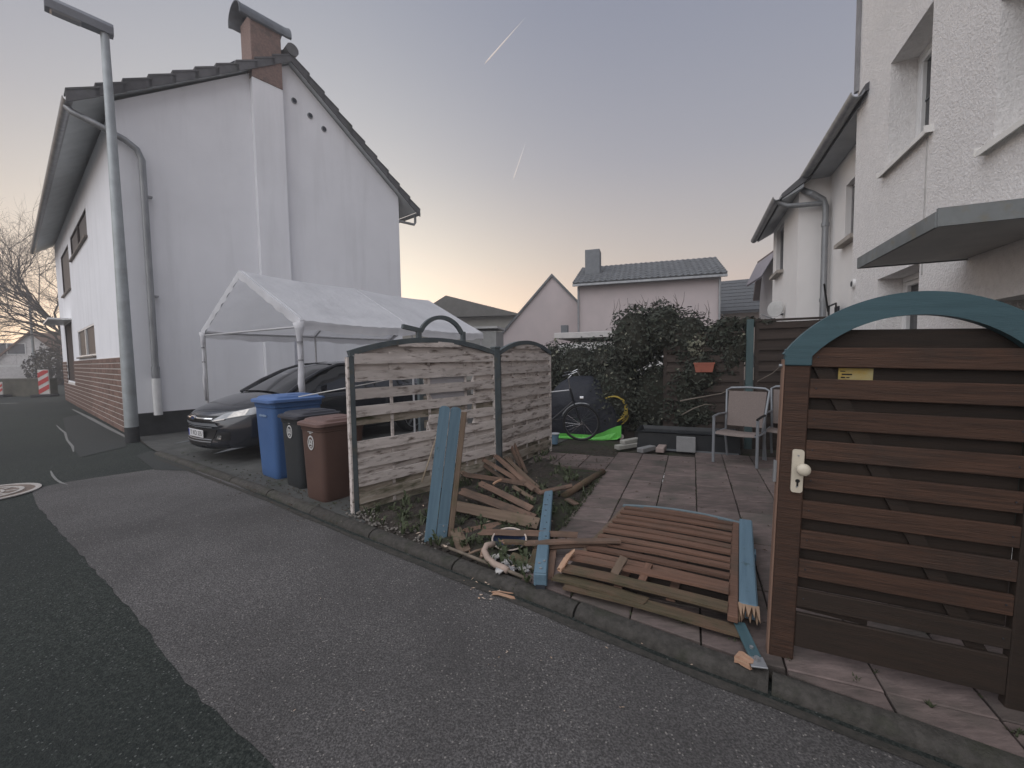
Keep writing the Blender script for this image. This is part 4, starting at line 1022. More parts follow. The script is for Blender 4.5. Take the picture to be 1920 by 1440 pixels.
rod('old_pipe', 'bent pale pipe lying beside the crockery in the bed', 'pipe', [G(926, 1020, .16), G(912, 1023, .17), G(908, 1032, .15), G(914, 1046, .11), G(928, 1058, .09), G(945, 1065, .085), G(952, 1070, .08)], .022, mat('pale_clay_pipe', (.36, .28, .235), (.28, .22, .185), ns=9, bump=.4, bs=30), 10)
rod('pipe_piece', 'short upright stub of rusty pipe under the bent pipe', 'pipe', [G(903, 1047, .06), G(907, 1028, .12)], .017, mat('rust_pipe', (.22, .15, .11), (.16, .11, .085), ns=10), 8)
rod('stick', 'dark twig lying below the short wide board', 'stick', [G(876, 1040, .07), G(892, 1033, .09), G(906, 1029, .10)], .009, W2)

# blue bowl with white rim
bc = G(955, 1016, .10)
bw = thing('bowl', 'dark blue glazed bowl with cream rim lying tilted in the bed', 'bowl', mw=Matrix.Translation(bc) @ Matrix.Rotation(R_(14), 4, 'X') @ Matrix.Scale(.84, 4))
MB().lathe([(.0, -.05), (.08, -.045), (.13, -.01), (.155, .03), (.15, .03), (.125, -.005), (.075, -.035), (0, -.04)], 28).build('dish', mat('blue_glaze', (.028, .042, .085), (.02, .03, .06), rough=.15, spec=.6, ns=6), bw, smooth=50)
MB().lathe([(.153, .028), (.163, .034), (.158, .042), (.148, .036), (.150, .028), (.153, .028)], 28, cap=False).build('rim', mat('cream_glaze', (.55, .47, .40), (.45, .38, .33), rough=.3, ns=8), bw, smooth=50)
sh = MB(); shm = mat('crockery', (.50, .48, .45), (.20, .20, .21), rough=.3, ns=12)
for k in range(46):
    c = G(random.uniform(925, 990), random.uniform(1040, 1072), .07); a = random.uniform(0, 6.28); r = random.uniform(.012, .04); tl = random.uniform(-.6, .6)
    v = [Vector((math.cos(a + q) * r * random.uniform(.5, 1.2), math.sin(a + q) * r * random.uniform(.5, 1.2), 0)) for q in (0, 1.4, 2.6, 4.2)]
    rm = Matrix.Rotation(tl, 3, (math.cos(a), math.sin(a), 0)); v = [rm @ q for q in v]
    sh.add([c + q for q in v] + [c + q + Vector((0, 0, .006)) for q in v], [(0, 1, 2, 3), (4, 5, 6, 7), (0, 1, 5, 4), (1, 2, 6, 5), (2, 3, 7, 6), (3, 0, 4, 7)])
o = sh.build('crockery_shards', shm); tag(o, 'scattered grey and white crockery shards in front of the bowl', 'shards', kind='stuff')

# ------------------------------------------------------------------ fallen blue posts
def beam_thing(name, label, cat, a, b, w, t, m, za, zb, bev=.006):
    p, q = G(*a, za), G(*b, zb); x = q - p; L = x.length
    th = thing(name, label, cat, mw=frame(x, Vector((0, 0, 1)).cross(x), p))
    return th, L
bp, L = beam_thing('fallen_post', 'blue post lying flat from the kerb into the soil bed', 'post', (1013, 1088), (1029, 925), .085, .085, blue_m, .11, .13)
MB().box((L / 2, 0, 0), (L, .085, .085), bev=.008).build('post', blue_m, bp)
MB().box((.10, 0, .046), (.19, .075, .006), bev=.002).build('post_bracket', blue_m, bp)
MB().box((.02, -.0, -.055), (.05, .06, .05)).build('anchor_foot', darkmetal, bp)
for x, y in ((.05, .0), (.12, .012), (.15, -.02)): MB().tube([(x, y, .046), (x, y, .055)], .009, 8).build('bolt', zinc_m, bp)
for k in range(9): MB().tube([(L * (.25 + .08 * k), random.uniform(-.03, .03), .041), (L * (.25 + .08 * k), random.uniform(-.03, .03), .0445)], .005, 6).build('nail', darkmetal, bp)
bq, L = beam_thing('fallen_post', 'blue post with snapped splintered foot lying right of the fallen panel', 'post', (1404, 1168), (1398, 983), .09, .09, blue_m, .12, .15)
m = MB(); m.box((L / 2 + .05, 0, 0), (L - .10, .09, .085), bev=.008); m.build('post', blue_m, bq)
c = MB()
for k in range(12):
    y = -.04 + .08 * (k % 6) / 5; z = .02 if k < 6 else -.018; l = random.uniform(.01, .13)
    c.add([(.11, y - .010, z - .018), (.11, y + .010, z - .018), (.11, y + .010, z + .02), (.11, y - .010, z + .02), (.11 - l, y + random.uniform(-.012, .012), z)], [(0, 1, 2, 3), (0, 1, 4), (1, 2, 4), (2, 3, 4), (3, 0, 4)])
c.build('splintered_end', mat('pale_split_wood', (.34, .235, .16), (.25, .17, .115), ns=8), bq)
MB().box((L * .62, -.05, -.01), (.09, .014, .05), bev=.002).build('hinge_plate', blue_m, bq)
an, L = beam_thing('post_anchor', 'teal painted metal post anchor torn out and lying on the kerb', 'post anchor', (1424, 1250), (1386, 1168), .06, .03, gate_blue, .085, .10)
MB().box((L / 2 + .03, 0, 0), (L - .06, .055, .012), bev=.002).build('strap', gate_blue, an)
MB().box((.03, 0, -.002), (.07, .07, .008), bev=.002).build('foot_plate', zinc_m, an)
MB().tube([(.035, .0, 0), (.035, .0, .02)], .012, 6).build('bolt', zinc_m, an)
MB().tube([(.11, .0, 0), (.11, .0, .016)], .009, 6).build('bolt', zinc_m, an)

# ------------------------------------------------------------------ fallen brown panel
fl = G(1048, 1078, .13); fr_ = G(1384, 1160, .13); tr = G(1386, 985, .10); tl = G(1168, 952, .09)
fx = (fr_ - fl); LW = fx.length; fy = ((tl + tr) / 2 - (fl + fr_) / 2); LH_ = fy.length
fp = thing('fallen_fence_panel', 'brown slatted fence panel with mossy bottom boards lying flat on the patio', 'fence panel', mw=frame(fx, fy, fl))
NS = 12; skew = ((tl - fl).dot(fx.normalized())) / LH_
def sk(y): return skew * y
def sk_r(y): return LW + ((tr - fr_).dot(fx.normalized())) / LH_ * y
m = MB(); m.beam((sk_r(0) - .025, -.02, 0), (sk_r(LH_) - .025, LH_ + .02, 0), .05, .035, bev=.004); m.build('stile', old_wood, fp)
m = MB(); m.beam((sk(.35) + .02, .35, -.004), (sk(LH_) + .02, LH_, -.004), .04, .03, bev=.004); m.build('stile', grey_wood, fp)
for u in (.36, .66):
    m = MB(); m.beam((sk(.0) + LW * u, .05, -.016), (LW * u + sk(LH_) * (1 - u) , LH_, -.016), .05, .012); m.build('batten', old_wood, fp)
for k in range(NS):
    y = .075 + (LH_ - .115) * k / (NS - 1)
    x0, x1 = sk(y) + .03 - .05 * (k < 3), sk_r(y) - .05
    mo = k < 1
    m = plank_mesh(x1 - x0, .068 if not mo else .09, .016, .0, .0, 6, .008)
    o = m.build('slat', mossy_wood if mo else old_wood, fp)
    o.matrix_local = Matrix.Translation((x0, y, .016 + random.uniform(-.003, .003) + (.018 if k == 1 else 0))) @ Matrix.Rotation(R_(random.uniform(-1.0, .8) + (2.2 if k == 1 else -1.0 if k == 0 else 0)), 4, 'Z') @ Matrix.Rotation(R_(random.uniform(-3, 3)), 4, 'X')
    if k < NS - 1:
        y2 = y + (LH_ - .115) / (NS - 1) * .5
        o = plank_mesh(x1 - x0 + .02, .075, .012, 0, 0, 4, .004).build('slat', gate_wood_dark, fp)  # back slat in dark wood, so the shade of the gap is coloured in
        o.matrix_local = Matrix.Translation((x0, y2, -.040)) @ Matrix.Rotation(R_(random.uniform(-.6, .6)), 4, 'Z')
o = plank_mesh(.55, .085, .016, .03, .02, 6, .01).build('slat', mossy_wood, fp); o.matrix_local = Matrix.Translation((-.02, .02, -.03)) @ Matrix.Rotation(R_(-3), 4, 'Z')
o = plank_mesh(LW * .96, .09, .016, 0, 0, 6, .01).build('slat', mossy_wood, fp); o.matrix_local = Matrix.Translation((.05, -.015, -.045)) @ Matrix.Rotation(R_(-1.5), 4, 'Z')
m = MB(); r0 = []
for k in range(15):
    t = k / 14; x = sk(LH_) + (sk_r(LH_) - sk(LH_)) * t; y = LH_ + .02 + .10 * (1 - (2 * t - 1) ** 2)
    r0.append([Vector((x, y - .018, -.012)), Vector((x, y + .018, -.012)), Vector((x, y + .018, .022)), Vector((x, y - .018, .022))])
m.loft(r0); m.build('arch_rail', mat('bluegrey_rail', (.17, .22, .24), (.14, .18, .2), ns=8), fp)
o = plank_mesh(LW * .62, .05, .014, 0, 0, 6, .006).build('slat', old_wood, fp); o.matrix_local = Matrix.Translation((sk(LH_) + LW * .18, LH_ + .055, .008))
bt_ = plank('short batten stub standing on the fallen panel slats', (1152, 1078), (1170, 1046), .15, .20, .05, grey_wood, t=.02, roll=10, jag=(.0, .0), tip=None, grp='loose wood pieces by the kerb')
bt2 = plank('second batten stub lying across the gap of the fallen panel', (1204, 1090), (1217, 1058), .145, .17, .045, old_wood, t=.016, roll=0, jag=(0, 0), grp='loose wood pieces by the kerb')

# ------------------------------------------------------------------ the standing gate
g0 = G(1440, 1222, .05)
gt = thing('garden_gate', 'brown slatted garden gate with blue arched top standing at the right', 'gate', g0, R_(-23.1))
gt.rotation_euler = (R_(0), R_(1.6), R_(-23.1))
GW_, gs_h = .93, 1.47
for u in (.05, GW_ - .05):
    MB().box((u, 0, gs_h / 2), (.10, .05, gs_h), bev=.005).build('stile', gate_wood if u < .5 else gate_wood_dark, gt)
MB().box((-.004, 0, gs_h / 2 - .02), (.007, .046, gs_h - .04)).build('edge_strip', mat('pale_edge_wood', (.22, .14, .10), (.17, .105, .08), ns=5, stretch=(8, 8, .5)), gt)
for k in range(9):
    zt = 1.484 - .141 * k
    m = MB().box((GW_ / 2, -.012 + random.uniform(-.002, .002), zt - .043), (GW_ - .20, .018, .087), Matrix.Rotation(R_(random.uniform(-.25, .25)), 3, 'Y'), bev=.003)
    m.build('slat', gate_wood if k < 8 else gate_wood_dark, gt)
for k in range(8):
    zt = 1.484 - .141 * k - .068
    MB().box((GW_ / 2, .026 + random.uniform(-.002, .002), zt - .042), (GW_ - .20, .016, .085), Matrix.Rotation(R_(random.uniform(-.25, .25)), 3, 'Y'), bev=.003).build('slat', gate_wood_dark, gt)  # dark wood colours in the shade behind the front slats
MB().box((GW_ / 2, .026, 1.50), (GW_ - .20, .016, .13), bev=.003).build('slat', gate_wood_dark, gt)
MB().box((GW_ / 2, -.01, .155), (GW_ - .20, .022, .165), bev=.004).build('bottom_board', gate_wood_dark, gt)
MB().box((.24, .02, .262), (.28, .016, .05), Matrix.Rotation(R_(3.5), 3, 'Y')).build('slat', gate_wood_dark, gt)
m = MB(); m.beam((.13, .008, 1.43), (.80, .008, .12), .016, .06, up=(0, 0, 1)); m.build('brace', gate_wood_dark, gt)
m = MB(); arch_rail(m, GW_ + .02, 1.455, .262, .095, .045, -.012, 26, -.01); m.build('arch', gate_blue, gt, smooth=30)
for u in (.05, GW_ - .05): MB().box((u, -.012, 1.44), (.104, .046, .075), bev=.004).build('arch_foot', gate_blue, gt)
hp = MB(); hp.prism([(.070 + a, .917 + b) for a, b in rrect(.046, .20, .012)], -.037, -.025, lambda a, b, h: Vector((a, h, b)))
ho = hp.build('lock_plate', plastic_w, gt)
kb = MB(); rings = []
for dy, r in ((-.036, .012), (-.055, .011), (-.062, .024), (-.078, .029), (-.092, .024), (-.097, .010)): rings.append([Vector((.084 + r * math.cos(6.283 * k / 16), dy, .935 + r * math.sin(6.283 * k / 16))) for k in range(16)])
kb.loft(rings); kb.build('knob', plastic_w, ho, smooth=60)
k_ = MB(); k_.prism([(.072 + .009 * math.cos(R_(a)), .872 + .009 * math.sin(R_(a))) for a in range(0, 360, 30)], -.0385, -.036, lambda a, b, h: Vector((a, h, b))); k_.box((.072, -.0373, .858), (.008, .0022, .022)); k_.build('keyhole', black_m, ho)
for z in (.99, .845): MB().tube([(.07, -.0385, z), (.07, -.036, z)], .004, 8).build('screw', zinc_m, ho)
MB().box((-.014, 0, .90), (.012, .02, .10)).build('latch', zinc_m, gt)
MB().tube([(-.02, 0, 1.40), (.0, 0, 1.40)], .008, 8).build('hook', zinc_m, gt)
st = MB().box((.275, .0155, 1.366), (.125, .003, .056)).build('sticker', mat('yellow_sticker', (.42, .30, .075), (.36, .24, .055), rough=.5, ns=22, c3=(.38, .33, .17), ns3=9, lo3=.42, hi3=.6), gt)
for (x, z, w, h) in ((.252, 1.366, .038, .006), (.238, 1.352, .016, .006), (.236, 1.380, .018, .004), (.256, 1.352, .012, .004)): MB().box((x - .008, .0135, z), (w, .002, h)).build('print_line', black_m, st)
sc_ = MB()
for k in range(9):
    for u in (.125, GW_ - .125): sc_.tube([(u, -.026, 1.441 - .141 * k), (u, -.0205, 1.441 - .141 * k)], .003, 6)
sc_.build('screws', darkmetal, gt, kind='stuff')
gp = thing('gate_post', 'dark brown gate post at the hinge side cut by the right edge', 'post', g0 + D_ * (GW_ + .065) + C_ * .01, R_(-23.1))
MB().box((0, 0, .80), (.10, .10, 1.6), bev=.006).build('post', gate_wood_dark, gp)
for z in (.35, 1.25): MB().box((-.06, -.055, z), (.12, .006, .04)).build('hinge', darkmetal, gp)
# ================================================================== CAR
random.seed(3)
car_f = Vector((-4.84, 6.28, .03))
car_x = AZ(214.0); car_y = Vector((-car_x.y, car_x.x, 0))
paint = mat('dark_car_paint', (.014, .016, .022), (.011, .013, .018), rough=.25, spec=.5, ns=2, coat=.8)
CAR = thing('parked_car', 'dark blue black hatchback parked nose out under the white tent', 'car', mw=frame(car_x, car_y, car_f))
def car_ring(w, zb, zm, zs, zt, x, tx=0.0):
    h = [(0, zb), (.55 * w, zb), (.90 * w, zb + .01), (.975 * w, zb + .09), (w, zm), (.985 * w, (zm + zs) / 2 + .02), (.955 * w, zs), (.86 * w, zt - .035), (.62 * w, zt - .004), (.3 * w, zt + .012), (0, zt + .018)]
    pts = [(y, z) for y, z in h] + [(-y, z) for y, z in h[-2:0:-1]]
    zlo, zhi = zb, zt
    return [Vector((x - tx * (abs(y) / w) ** 2.2 - .05 * max(0, (z - .55) / .3) * (1 if x > -.5 else 0), y, z)) for y, z in pts]
ST = [(.60, .30, .42, .54, .62, -.02, .10), (.72, .22, .44, .60, .68, -.04, .22), (.80, .19, .46, .66, .74, -.10, .26), (.86, .18, .50, .71, .80, -.24, .22), (.895, .18, .53, .77, .87, -.48, .12), (.905, .19, .55, .83, .935, -.80, .04), (.91, .20, .56, .88, .985, -1.12, 0), (.91, .20, .57, .92, .985, -1.6, 0), (.91, .20, .58, .95, .99, -2.4, 0), (.91, .20, .58, .98, 1.02, -3.2, 0), (.89, .22, .58, 1.0, 1.05, -3.8, -.02), (.84, .26, .58, .98, 1.04, -4.15, -.05), (.76, .32, .58, .90, .98, -4.34, -.05)]
bm = MB(); bm.loft([car_ring(*s) for s in ST])
body = bm.build('body', paint, CAR)
sub = body.modifiers.new('smooth', 'SUBSURF'); sub.levels = 2; sub.render_levels = 2
for p in body.data.polygons: p.use_smooth = True
bpy.context.view_layer.update()
dg = bpy.context.evaluated_depsgraph_get()
bev_ = body.evaluated_get(dg); me_ = bev_.to_mesh()
BV = BVHTree.FromPolygons([v.co.copy() for v in me_.vertices], [tuple(p.vertices) for p in me_.polygons])
bev_.to_mesh_clear()
def patch(name, m, quad, d, off=.006, nu=8, nv=5, parent=CAR, thick=.004, smooth=True):
    """a piece moulded onto the bodywork: quad of 4 points seen along direction d"""
    d = Vector(d).normalized(); mb = MB(); q = [Vector(p) for p in quad]; g = []
    for i in range(nu + 1):
        for j in range(nv + 1):
            u, v = i / nu, j / nv
            p = (q[0] * (1 - u) + q[1] * u) * (1 - v) + (q[3] * (1 - u) + q[2] * u) * v
            hit = BV.ray_cast(p - d * 3, d)
            g.append((hit[0] if hit[0] is not None else p) - d * off)
    fs = [(i * (nv + 1) + j, (i + 1) * (nv + 1) + j, (i + 1) * (nv + 1) + j + 1, i * (nv + 1) + j + 1) for i in range(nu) for j in range(nv)]
    mb.add(g, fs)
    return mb.build(name, m, parent, smooth=smooth)
chrome = mat('chrome', (.72, .73, .74), (.66, .67, .68), rough=.14, metal=1.0, ns=4)
lampm = mat('headlamp_glass', (.26, .27, .28), (.14, .15, .16), rough=.12, spec=.7, ns=9, coat=.6)
grille_m = mat('grille_black', (.008, .008, .009), (.012, .012, .013), rough=.5)
F = (-1, 0, 0)
patch('upper_grille', grille_m, [(0, -.47, .60), (0, .47, .60), (0, .52, .70), (0, -.52, .70)], F, .004, 12, 4)
for s in (-1, 1): patch('grille_bar', chrome, [(0, s * .08, .655), (0, s * .44, .652), (0, s * .44, .668), (0, s * .08, .672)], F, .016, 6, 1)
bd = MB(); hit = BV.ray_cast(Vector((2, 0, .662)), Vector(F)); bx_ = hit[0].x
bd.loft([[Vector((bx_ + dx, .078 * sc_ * math.cos(6.283 * k / 18), .662 + .036 * sc_ * math.sin(6.283 * k / 18))) for k in range(18)] for dx, sc_ in ((.0, 1), (.022, 1), (.026, .85))])
badge = bd.build('oval_badge', chrome, CAR, smooth=50)
bi = MB(); bi.loft([[Vector((bx_ + dx, .06 * math.cos(6.283 * k / 18), .662 + .025 * math.sin(6.283 * k / 18))) for k in range(18)] for dx in (.024, .029)]); bi.build('badge_field', mat('badge_blue', (.03, .05, .13), rough=.3), badge)
patch('bumper_bar', mat('satin_grey_trim', (.20, .21, .225), (.17, .18, .19), rough=.35), [(0, -.56, .545), (0, .56, .545), (0, .50, .59), (0, -.50, .59)], F, .012, 12, 2)
lg = patch('lower_grille', grille_m, [(0, -.38, .25), (0, .38, .25), (0, .52, .50), (0, -.52, .50)], F, .004, 12, 5)
for z in (.31, .345, .52): patch('grille_slat', mat('satin_grey_trim', (.2, .21, .225)), [(0, -.42, z), (0, .42, z), (0, .42, z + .012), (0, -.42, z + .012)], F, .012, 10, 1, lg)
plh = BV.ray_cast(Vector((2, 0, .42)), Vector(F))[0].x
plate = MB().box((plh + .014, 0, .425), (.012, .52, .112), bev=.004).build('number_plate', mat('plate_white', (.62, .62, .62), (.56, .56, .56), rough=.4), CAR)
text('T·XO 335', .10, black_m, plate, Matrix.Translation((plh + .0205, .02, .425)) @ Matrix(((0, 0, 1), (1, 0, 0), (0, 1, 0))).to_4x4())
MB().box((plh + .0195, -.238, .425), (.002, .036, .10)).build('blue_band', mat('plate_blue', (.02, .05, .3), rough=.4), plate)
for s in (-1, 1):
    hl = patch('headlight', lampm, [(0, s * .50, .625), (-.6, s * .88, .715), (-.95, s * .93, .865), (-.2, s * .60, .735)], (-.75, -s * .62, -.02), .008, 12, 5)
    patch('indicator', mat('clear_indicator', (.65, .62, .58), (.4, .38, .36), rough=.1, spec=.7), [(0, s * .52, .62), (-.1, s * .68, .645), (-.12, s * .68, .665), (-.05, s * .55, .645)], (-.8, -s * .5, 0), .014, 4, 2, hl)
    patch('lens', mat('reflector', (.55, .52, .48), (.3, .29, .28), rough=.1, metal=.7, ns=14), [(-.2, s * .66, .668), (-.4, s * .80, .70), (-.45, s * .80, .79), (-.28, s * .68, .75)], (-.75, -s * .62, -.02), .013, 5, 4, hl)
    fp_ = patch('fog_recess', grille_m, [(0, s * .52, .33), (-.1, s * .78, .35), (-.1, s * .80, .47), (0, s * .60, .45)], (-.8, -s * .5, 0), .004, 6, 4)
    patch('fog_lamp', chrome, [(0, s * .60, .36), (0, s * .70, .365), (0, s * .71, .42), (0, s * .63, .42)], (-.8, -s * .5, 0), .014, 4, 3, fp_)
patch('front_splitter', mat('grey_splitter', (.09, .095, .10), (.07, .075, .08), rough=.5), [(0, -.75, .20), (0, .75, .20), (0, .78, .225), (0, -.78, .225)], F, .012, 14, 1)
# greenhouse
def cab(x, wb, zb, wt, zt, bx=0): return [Vector((x + bx, -wb, zb)), Vector((x + bx * .5, -(wb * .55 + wt * .45), zb * .5 + zt * .5)), Vector((x, -wt, zt - .02)), Vector((x, -wt * .6, zt + .01)), Vector((x, 0, zt + .02)), Vector((x, wt * .6, zt + .01)), Vector((x, wt, zt - .02)), Vector((x + bx * .5, (wb * .55 + wt * .45), zb * .5 + zt * .5)), Vector((x + bx, wb, zb))]
CS = [(-1.02, .78, .95, .66, .985), (-1.35, .80, .95, .645, 1.16), (-1.70, .815, .95, .62, 1.325), (-2.05, .82, .96, .60, 1.42), (-2.6, .82, .96, .60, 1.455), (-3.2, .82, .98, .59, 1.435), (-3.6, .80, .99, .57, 1.34), (-3.95, .76, 1.0, .55, 1.18), (-4.18, .70, 1.0, .5, 1.04)]
cg = MB(); cg.loft([cab(*s) for s in CS], closed=False, cap=False)
gh = cg.build('windows', mat('car_glass', (.012, .014, .017), (.016, .018, .02), rough=.04, spec=.7, coat=.5), CAR, smooth=50)
rfm = MB(); rfm.loft([[Vector((x, y * 1.01, z + .006)) for x, y, z in [tuple(v) for v in cab(*s)[2:7]]] for s in CS[3:7]], closed=False, cap=False)
rfm.build('roof', paint, CAR, smooth=50)
pl_ = MB()
for s in (-1, 1):
    pl_.tube([(-1.04, s * .775, .955), (-1.36, s * .70, 1.15), (-1.72, s * .645, 1.315), (-2.06, s * .61, 1.415), (-2.6, s * .61, 1.445), (-3.2, s * .60, 1.425), (-3.6, s * .58, 1.33), (-3.97, s * .58, 1.17)], .028, 6)
    pl_.beam((-2.55, s * .835, .97), (-2.60, s * .63, 1.44), .07, .02, up=(0, 1, 0)); pl_.beam((-3.35, s * .83, .99), (-3.30, s * .62, 1.42), .09, .02, up=(0, 1, 0))
pl_.build('pillar', paint, CAR, smooth=40)
for s in (-1, 1):
    m = MB(); m.loft([[Vector((-1.55 + a * .5, s * (.93 + .10 * b), 1.02 + .075 * c)) for a, c in ((.16, -.6), (.16, .6), (-.05, 1), (-.05, -1))] for b in (0, 1, 1.25)]); m.build('wing_mirror', paint, CAR, smooth=50)
    for xw in (-.92, -3.57):
        w = MB(); w.loft([[Vector((xw + r * math.cos(6.283 * k / 22), s * y, .315 + r * math.sin(6.283 * k / 22))) for k in range(22)] for r, y in ((.25, .72), (.315, .74), (.315, .90), (.29, .925), (.22, .925))])
        wo_ = w.build('wheel', mat('tyre', (.015, .015, .016), (.02, .02, .02), rough=.85), CAR, smooth=40)
        r_ = MB(); 
        for k in range(7): r_.beam((xw, s * .93, .315), (xw + .215 * math.cos(.9 * k), s * .93, .315 + .215 * math.sin(.9 * k)), .045, .015, up=(0, 1, 0))
        r_.loft([[Vector((xw + r * math.cos(6.283 * k / 22), s * y, .315 + r * math.sin(6.283 * k / 22))) for k in range(22)] for r, y in ((.20, .91), (.222, .935), (.205, .935))], cap=False)
        r_.build('rim', mat('alloy', (.32, .33, .34), (.26, .27, .28), rough=.3, metal=.8), wo_)
    MB().box((-2.35, s * .915, .86), (.20, .03, .03), bev=.008).build('door_handle', paint, CAR)
for y0, y1 in ((-.1, .5), (-.62, -.05)): MB().tube([(-1.06, y0, .99), (-1.22, y1, 1.075)], .012, 5).build('wiper', black_m, CAR)

# ================================================================== TENT CARPORT
tp0 = P(447, 507, 7.2); TPK = tp0.z
TT = thing('party_tent', 'white party tent carport over the dark car, fabric roof on thin poles', 'tent', (tp0.x, tp0.y, 0), R_(58))
TLen, HWl, HWr, TE = 4.6, 1.50, 1.72, 2.13
tent_m = mat('tent_fabric', (.80, .80, .82), (.74, .74, .76), rough=.7, transl=.42, ns=1.6, bump=.5, bs=5, bdist=.05, c3=(.62, .62, .64), ns3=1.1, lo3=.5, hi3=.8)
tpole = mat('tent_pole', (.55, .55, .56), (.47, .47, .48), rough=.4, metal=.3, ns=9)
def tent_z(x, v):      # v -1 left eave .. 0 ridge .. 1 right eave
    s = abs(v); bay = math.sin(math.pi * ((x / 2.3) % 1.0))
    return TPK + (TE - TPK) * s - .045 * bay * math.sin(math.pi * min(1, s)) - .03 * bay * (s < .05) - .035 * bay * s + .006 * math.sin(x * 23 + v * 9) * s
for side, hw, nm in ((-1, HWl, 'roof_panel'), (1, HWr, 'roof_panel')):
    mb = MB(); nx, nv = 44, 12
    vs = [(TLen * i / nx, -side * hw * j / nv, tent_z(TLen * i / nx, side * j / nv)) for i in range(nx + 1) for j in range(nv + 1)]
    mb.add(vs, [(i * (nv + 1) + j, (i + 1) * (nv + 1) + j, (i + 1) * (nv + 1) + j + 1, i * (nv + 1) + j + 1) for i in range(nx) for j in range(nv)])
    o = mb.build(nm, tent_m, TT, smooth=True)
    v = MB(); n = 48; top, bot = [], []
    for i in range(n + 1):
        x = TLen * i / n; z = tent_z(x, side); y = -side * hw
        top.append((x, y, z)); bot.append((x, y - side * (.015 + .012 * math.sin(i * 1.9)), z - .135 - .014 * math.sin(i * .9 + side) - .02 * math.sin(math.pi * ((x / 2.3) % 1.0))))
    v.add(top + bot, [(i, i + 1, n + 2 + i, n + 1 + i) for i in range(n)]); v.build('valance', tent_m, TT, smooth=True)
for x, nm in ((0.0, 'gable_band'), (TLen, 'gable_band')):
    v = MB(); n = 24; a, b = [], []
    for i in range(-n, n + 1):
        s = i / n; hw = HWl if s < 0 else HWr
        a.append((x, -s * hw, tent_z(x, s))); dz = .13 + .008 * math.sin(i * 1.3)
        b.append((x - .012 * math.sin(i * 1.7), -s * hw * .985, tent_z(x, s) - dz))
    v.add(a + b, [(i, i + 1, 2 * n + 2 + i, 2 * n + 1 + i) for i in range(2 * n)]); v.build(nm, tent_m, TT, smooth=True)
for x in (2.3, .06, TLen - .06):
    sm = MB(); sm.tube([(x, HWl * (1 - j / 10) if j <= 10 else -HWr * (j - 10) / 10, tent_z(x, -(1 - j / 10) if j <= 10 else (j - 10) / 10) + .004) for j in range(21)], .008, 5); sm.build('seam', tent_m, TT, smooth=True)
fr = MB()
for x in (.03, 2.3, TLen - .03):
    fr.tube([(x, HWl - .03, TE - .05), (x, 0, TPK - .05), (x, -HWr + .03, TE - .05)], .019, 7)
for y, z in ((HWl - .03, TE - .05), (0, TPK - .05), (-HWr + .03, TE - .05)): fr.tube([(.03, y, z), (TLen - .03, y, z)], .019, 7)
fr.tube([(.03, HWl - .03, TE - .10), (.03, -HWr + .03, TE - .10)], .017, 7)
fr.build('roof_frame', tpole, TT, smooth=40)
for x in (.03, 2.3, TLen - .03):
    for y in (HWl - .04, -HWr + .04):
        MB().tube([(x, y, TE - .05), (x, y, .03)], .021, 8).build('pole', tpole, TT, smooth=40)
# gathered corner cloth hanging down the two front poles
for y, lo in ((-HWr + .04, .98), (HWl - .04, .80)):
    pts, rs = [], []
    big = y < 0
    for k, (z, r) in enumerate(((TE - .04, .11), (TE - .14, .095), (TE - .24, .06), (TE - .33, .045), (TE - .45, .058), (TE - .56, .036), (TE - .62, .05), (TE - .78, .062), (TE - .95, .056), (lo, .048))):
        pts.append((.0 + .012 * math.sin(k * 2.1), y + .01 * math.cos(k * 1.7), z)); rs.append(r * (.72 if big else .45))
    MB().tube(pts, rs, 9).build('corner_cloth', tent_m, TT, smooth=True)
    for z in (TE - .33, TE - .6): MB().tube([(0, y, z + .012), (0, y, z - .012)], .045 if big else .028, 9).build('tie', mat('tie_grey', (.3, .3, .31)), TT)

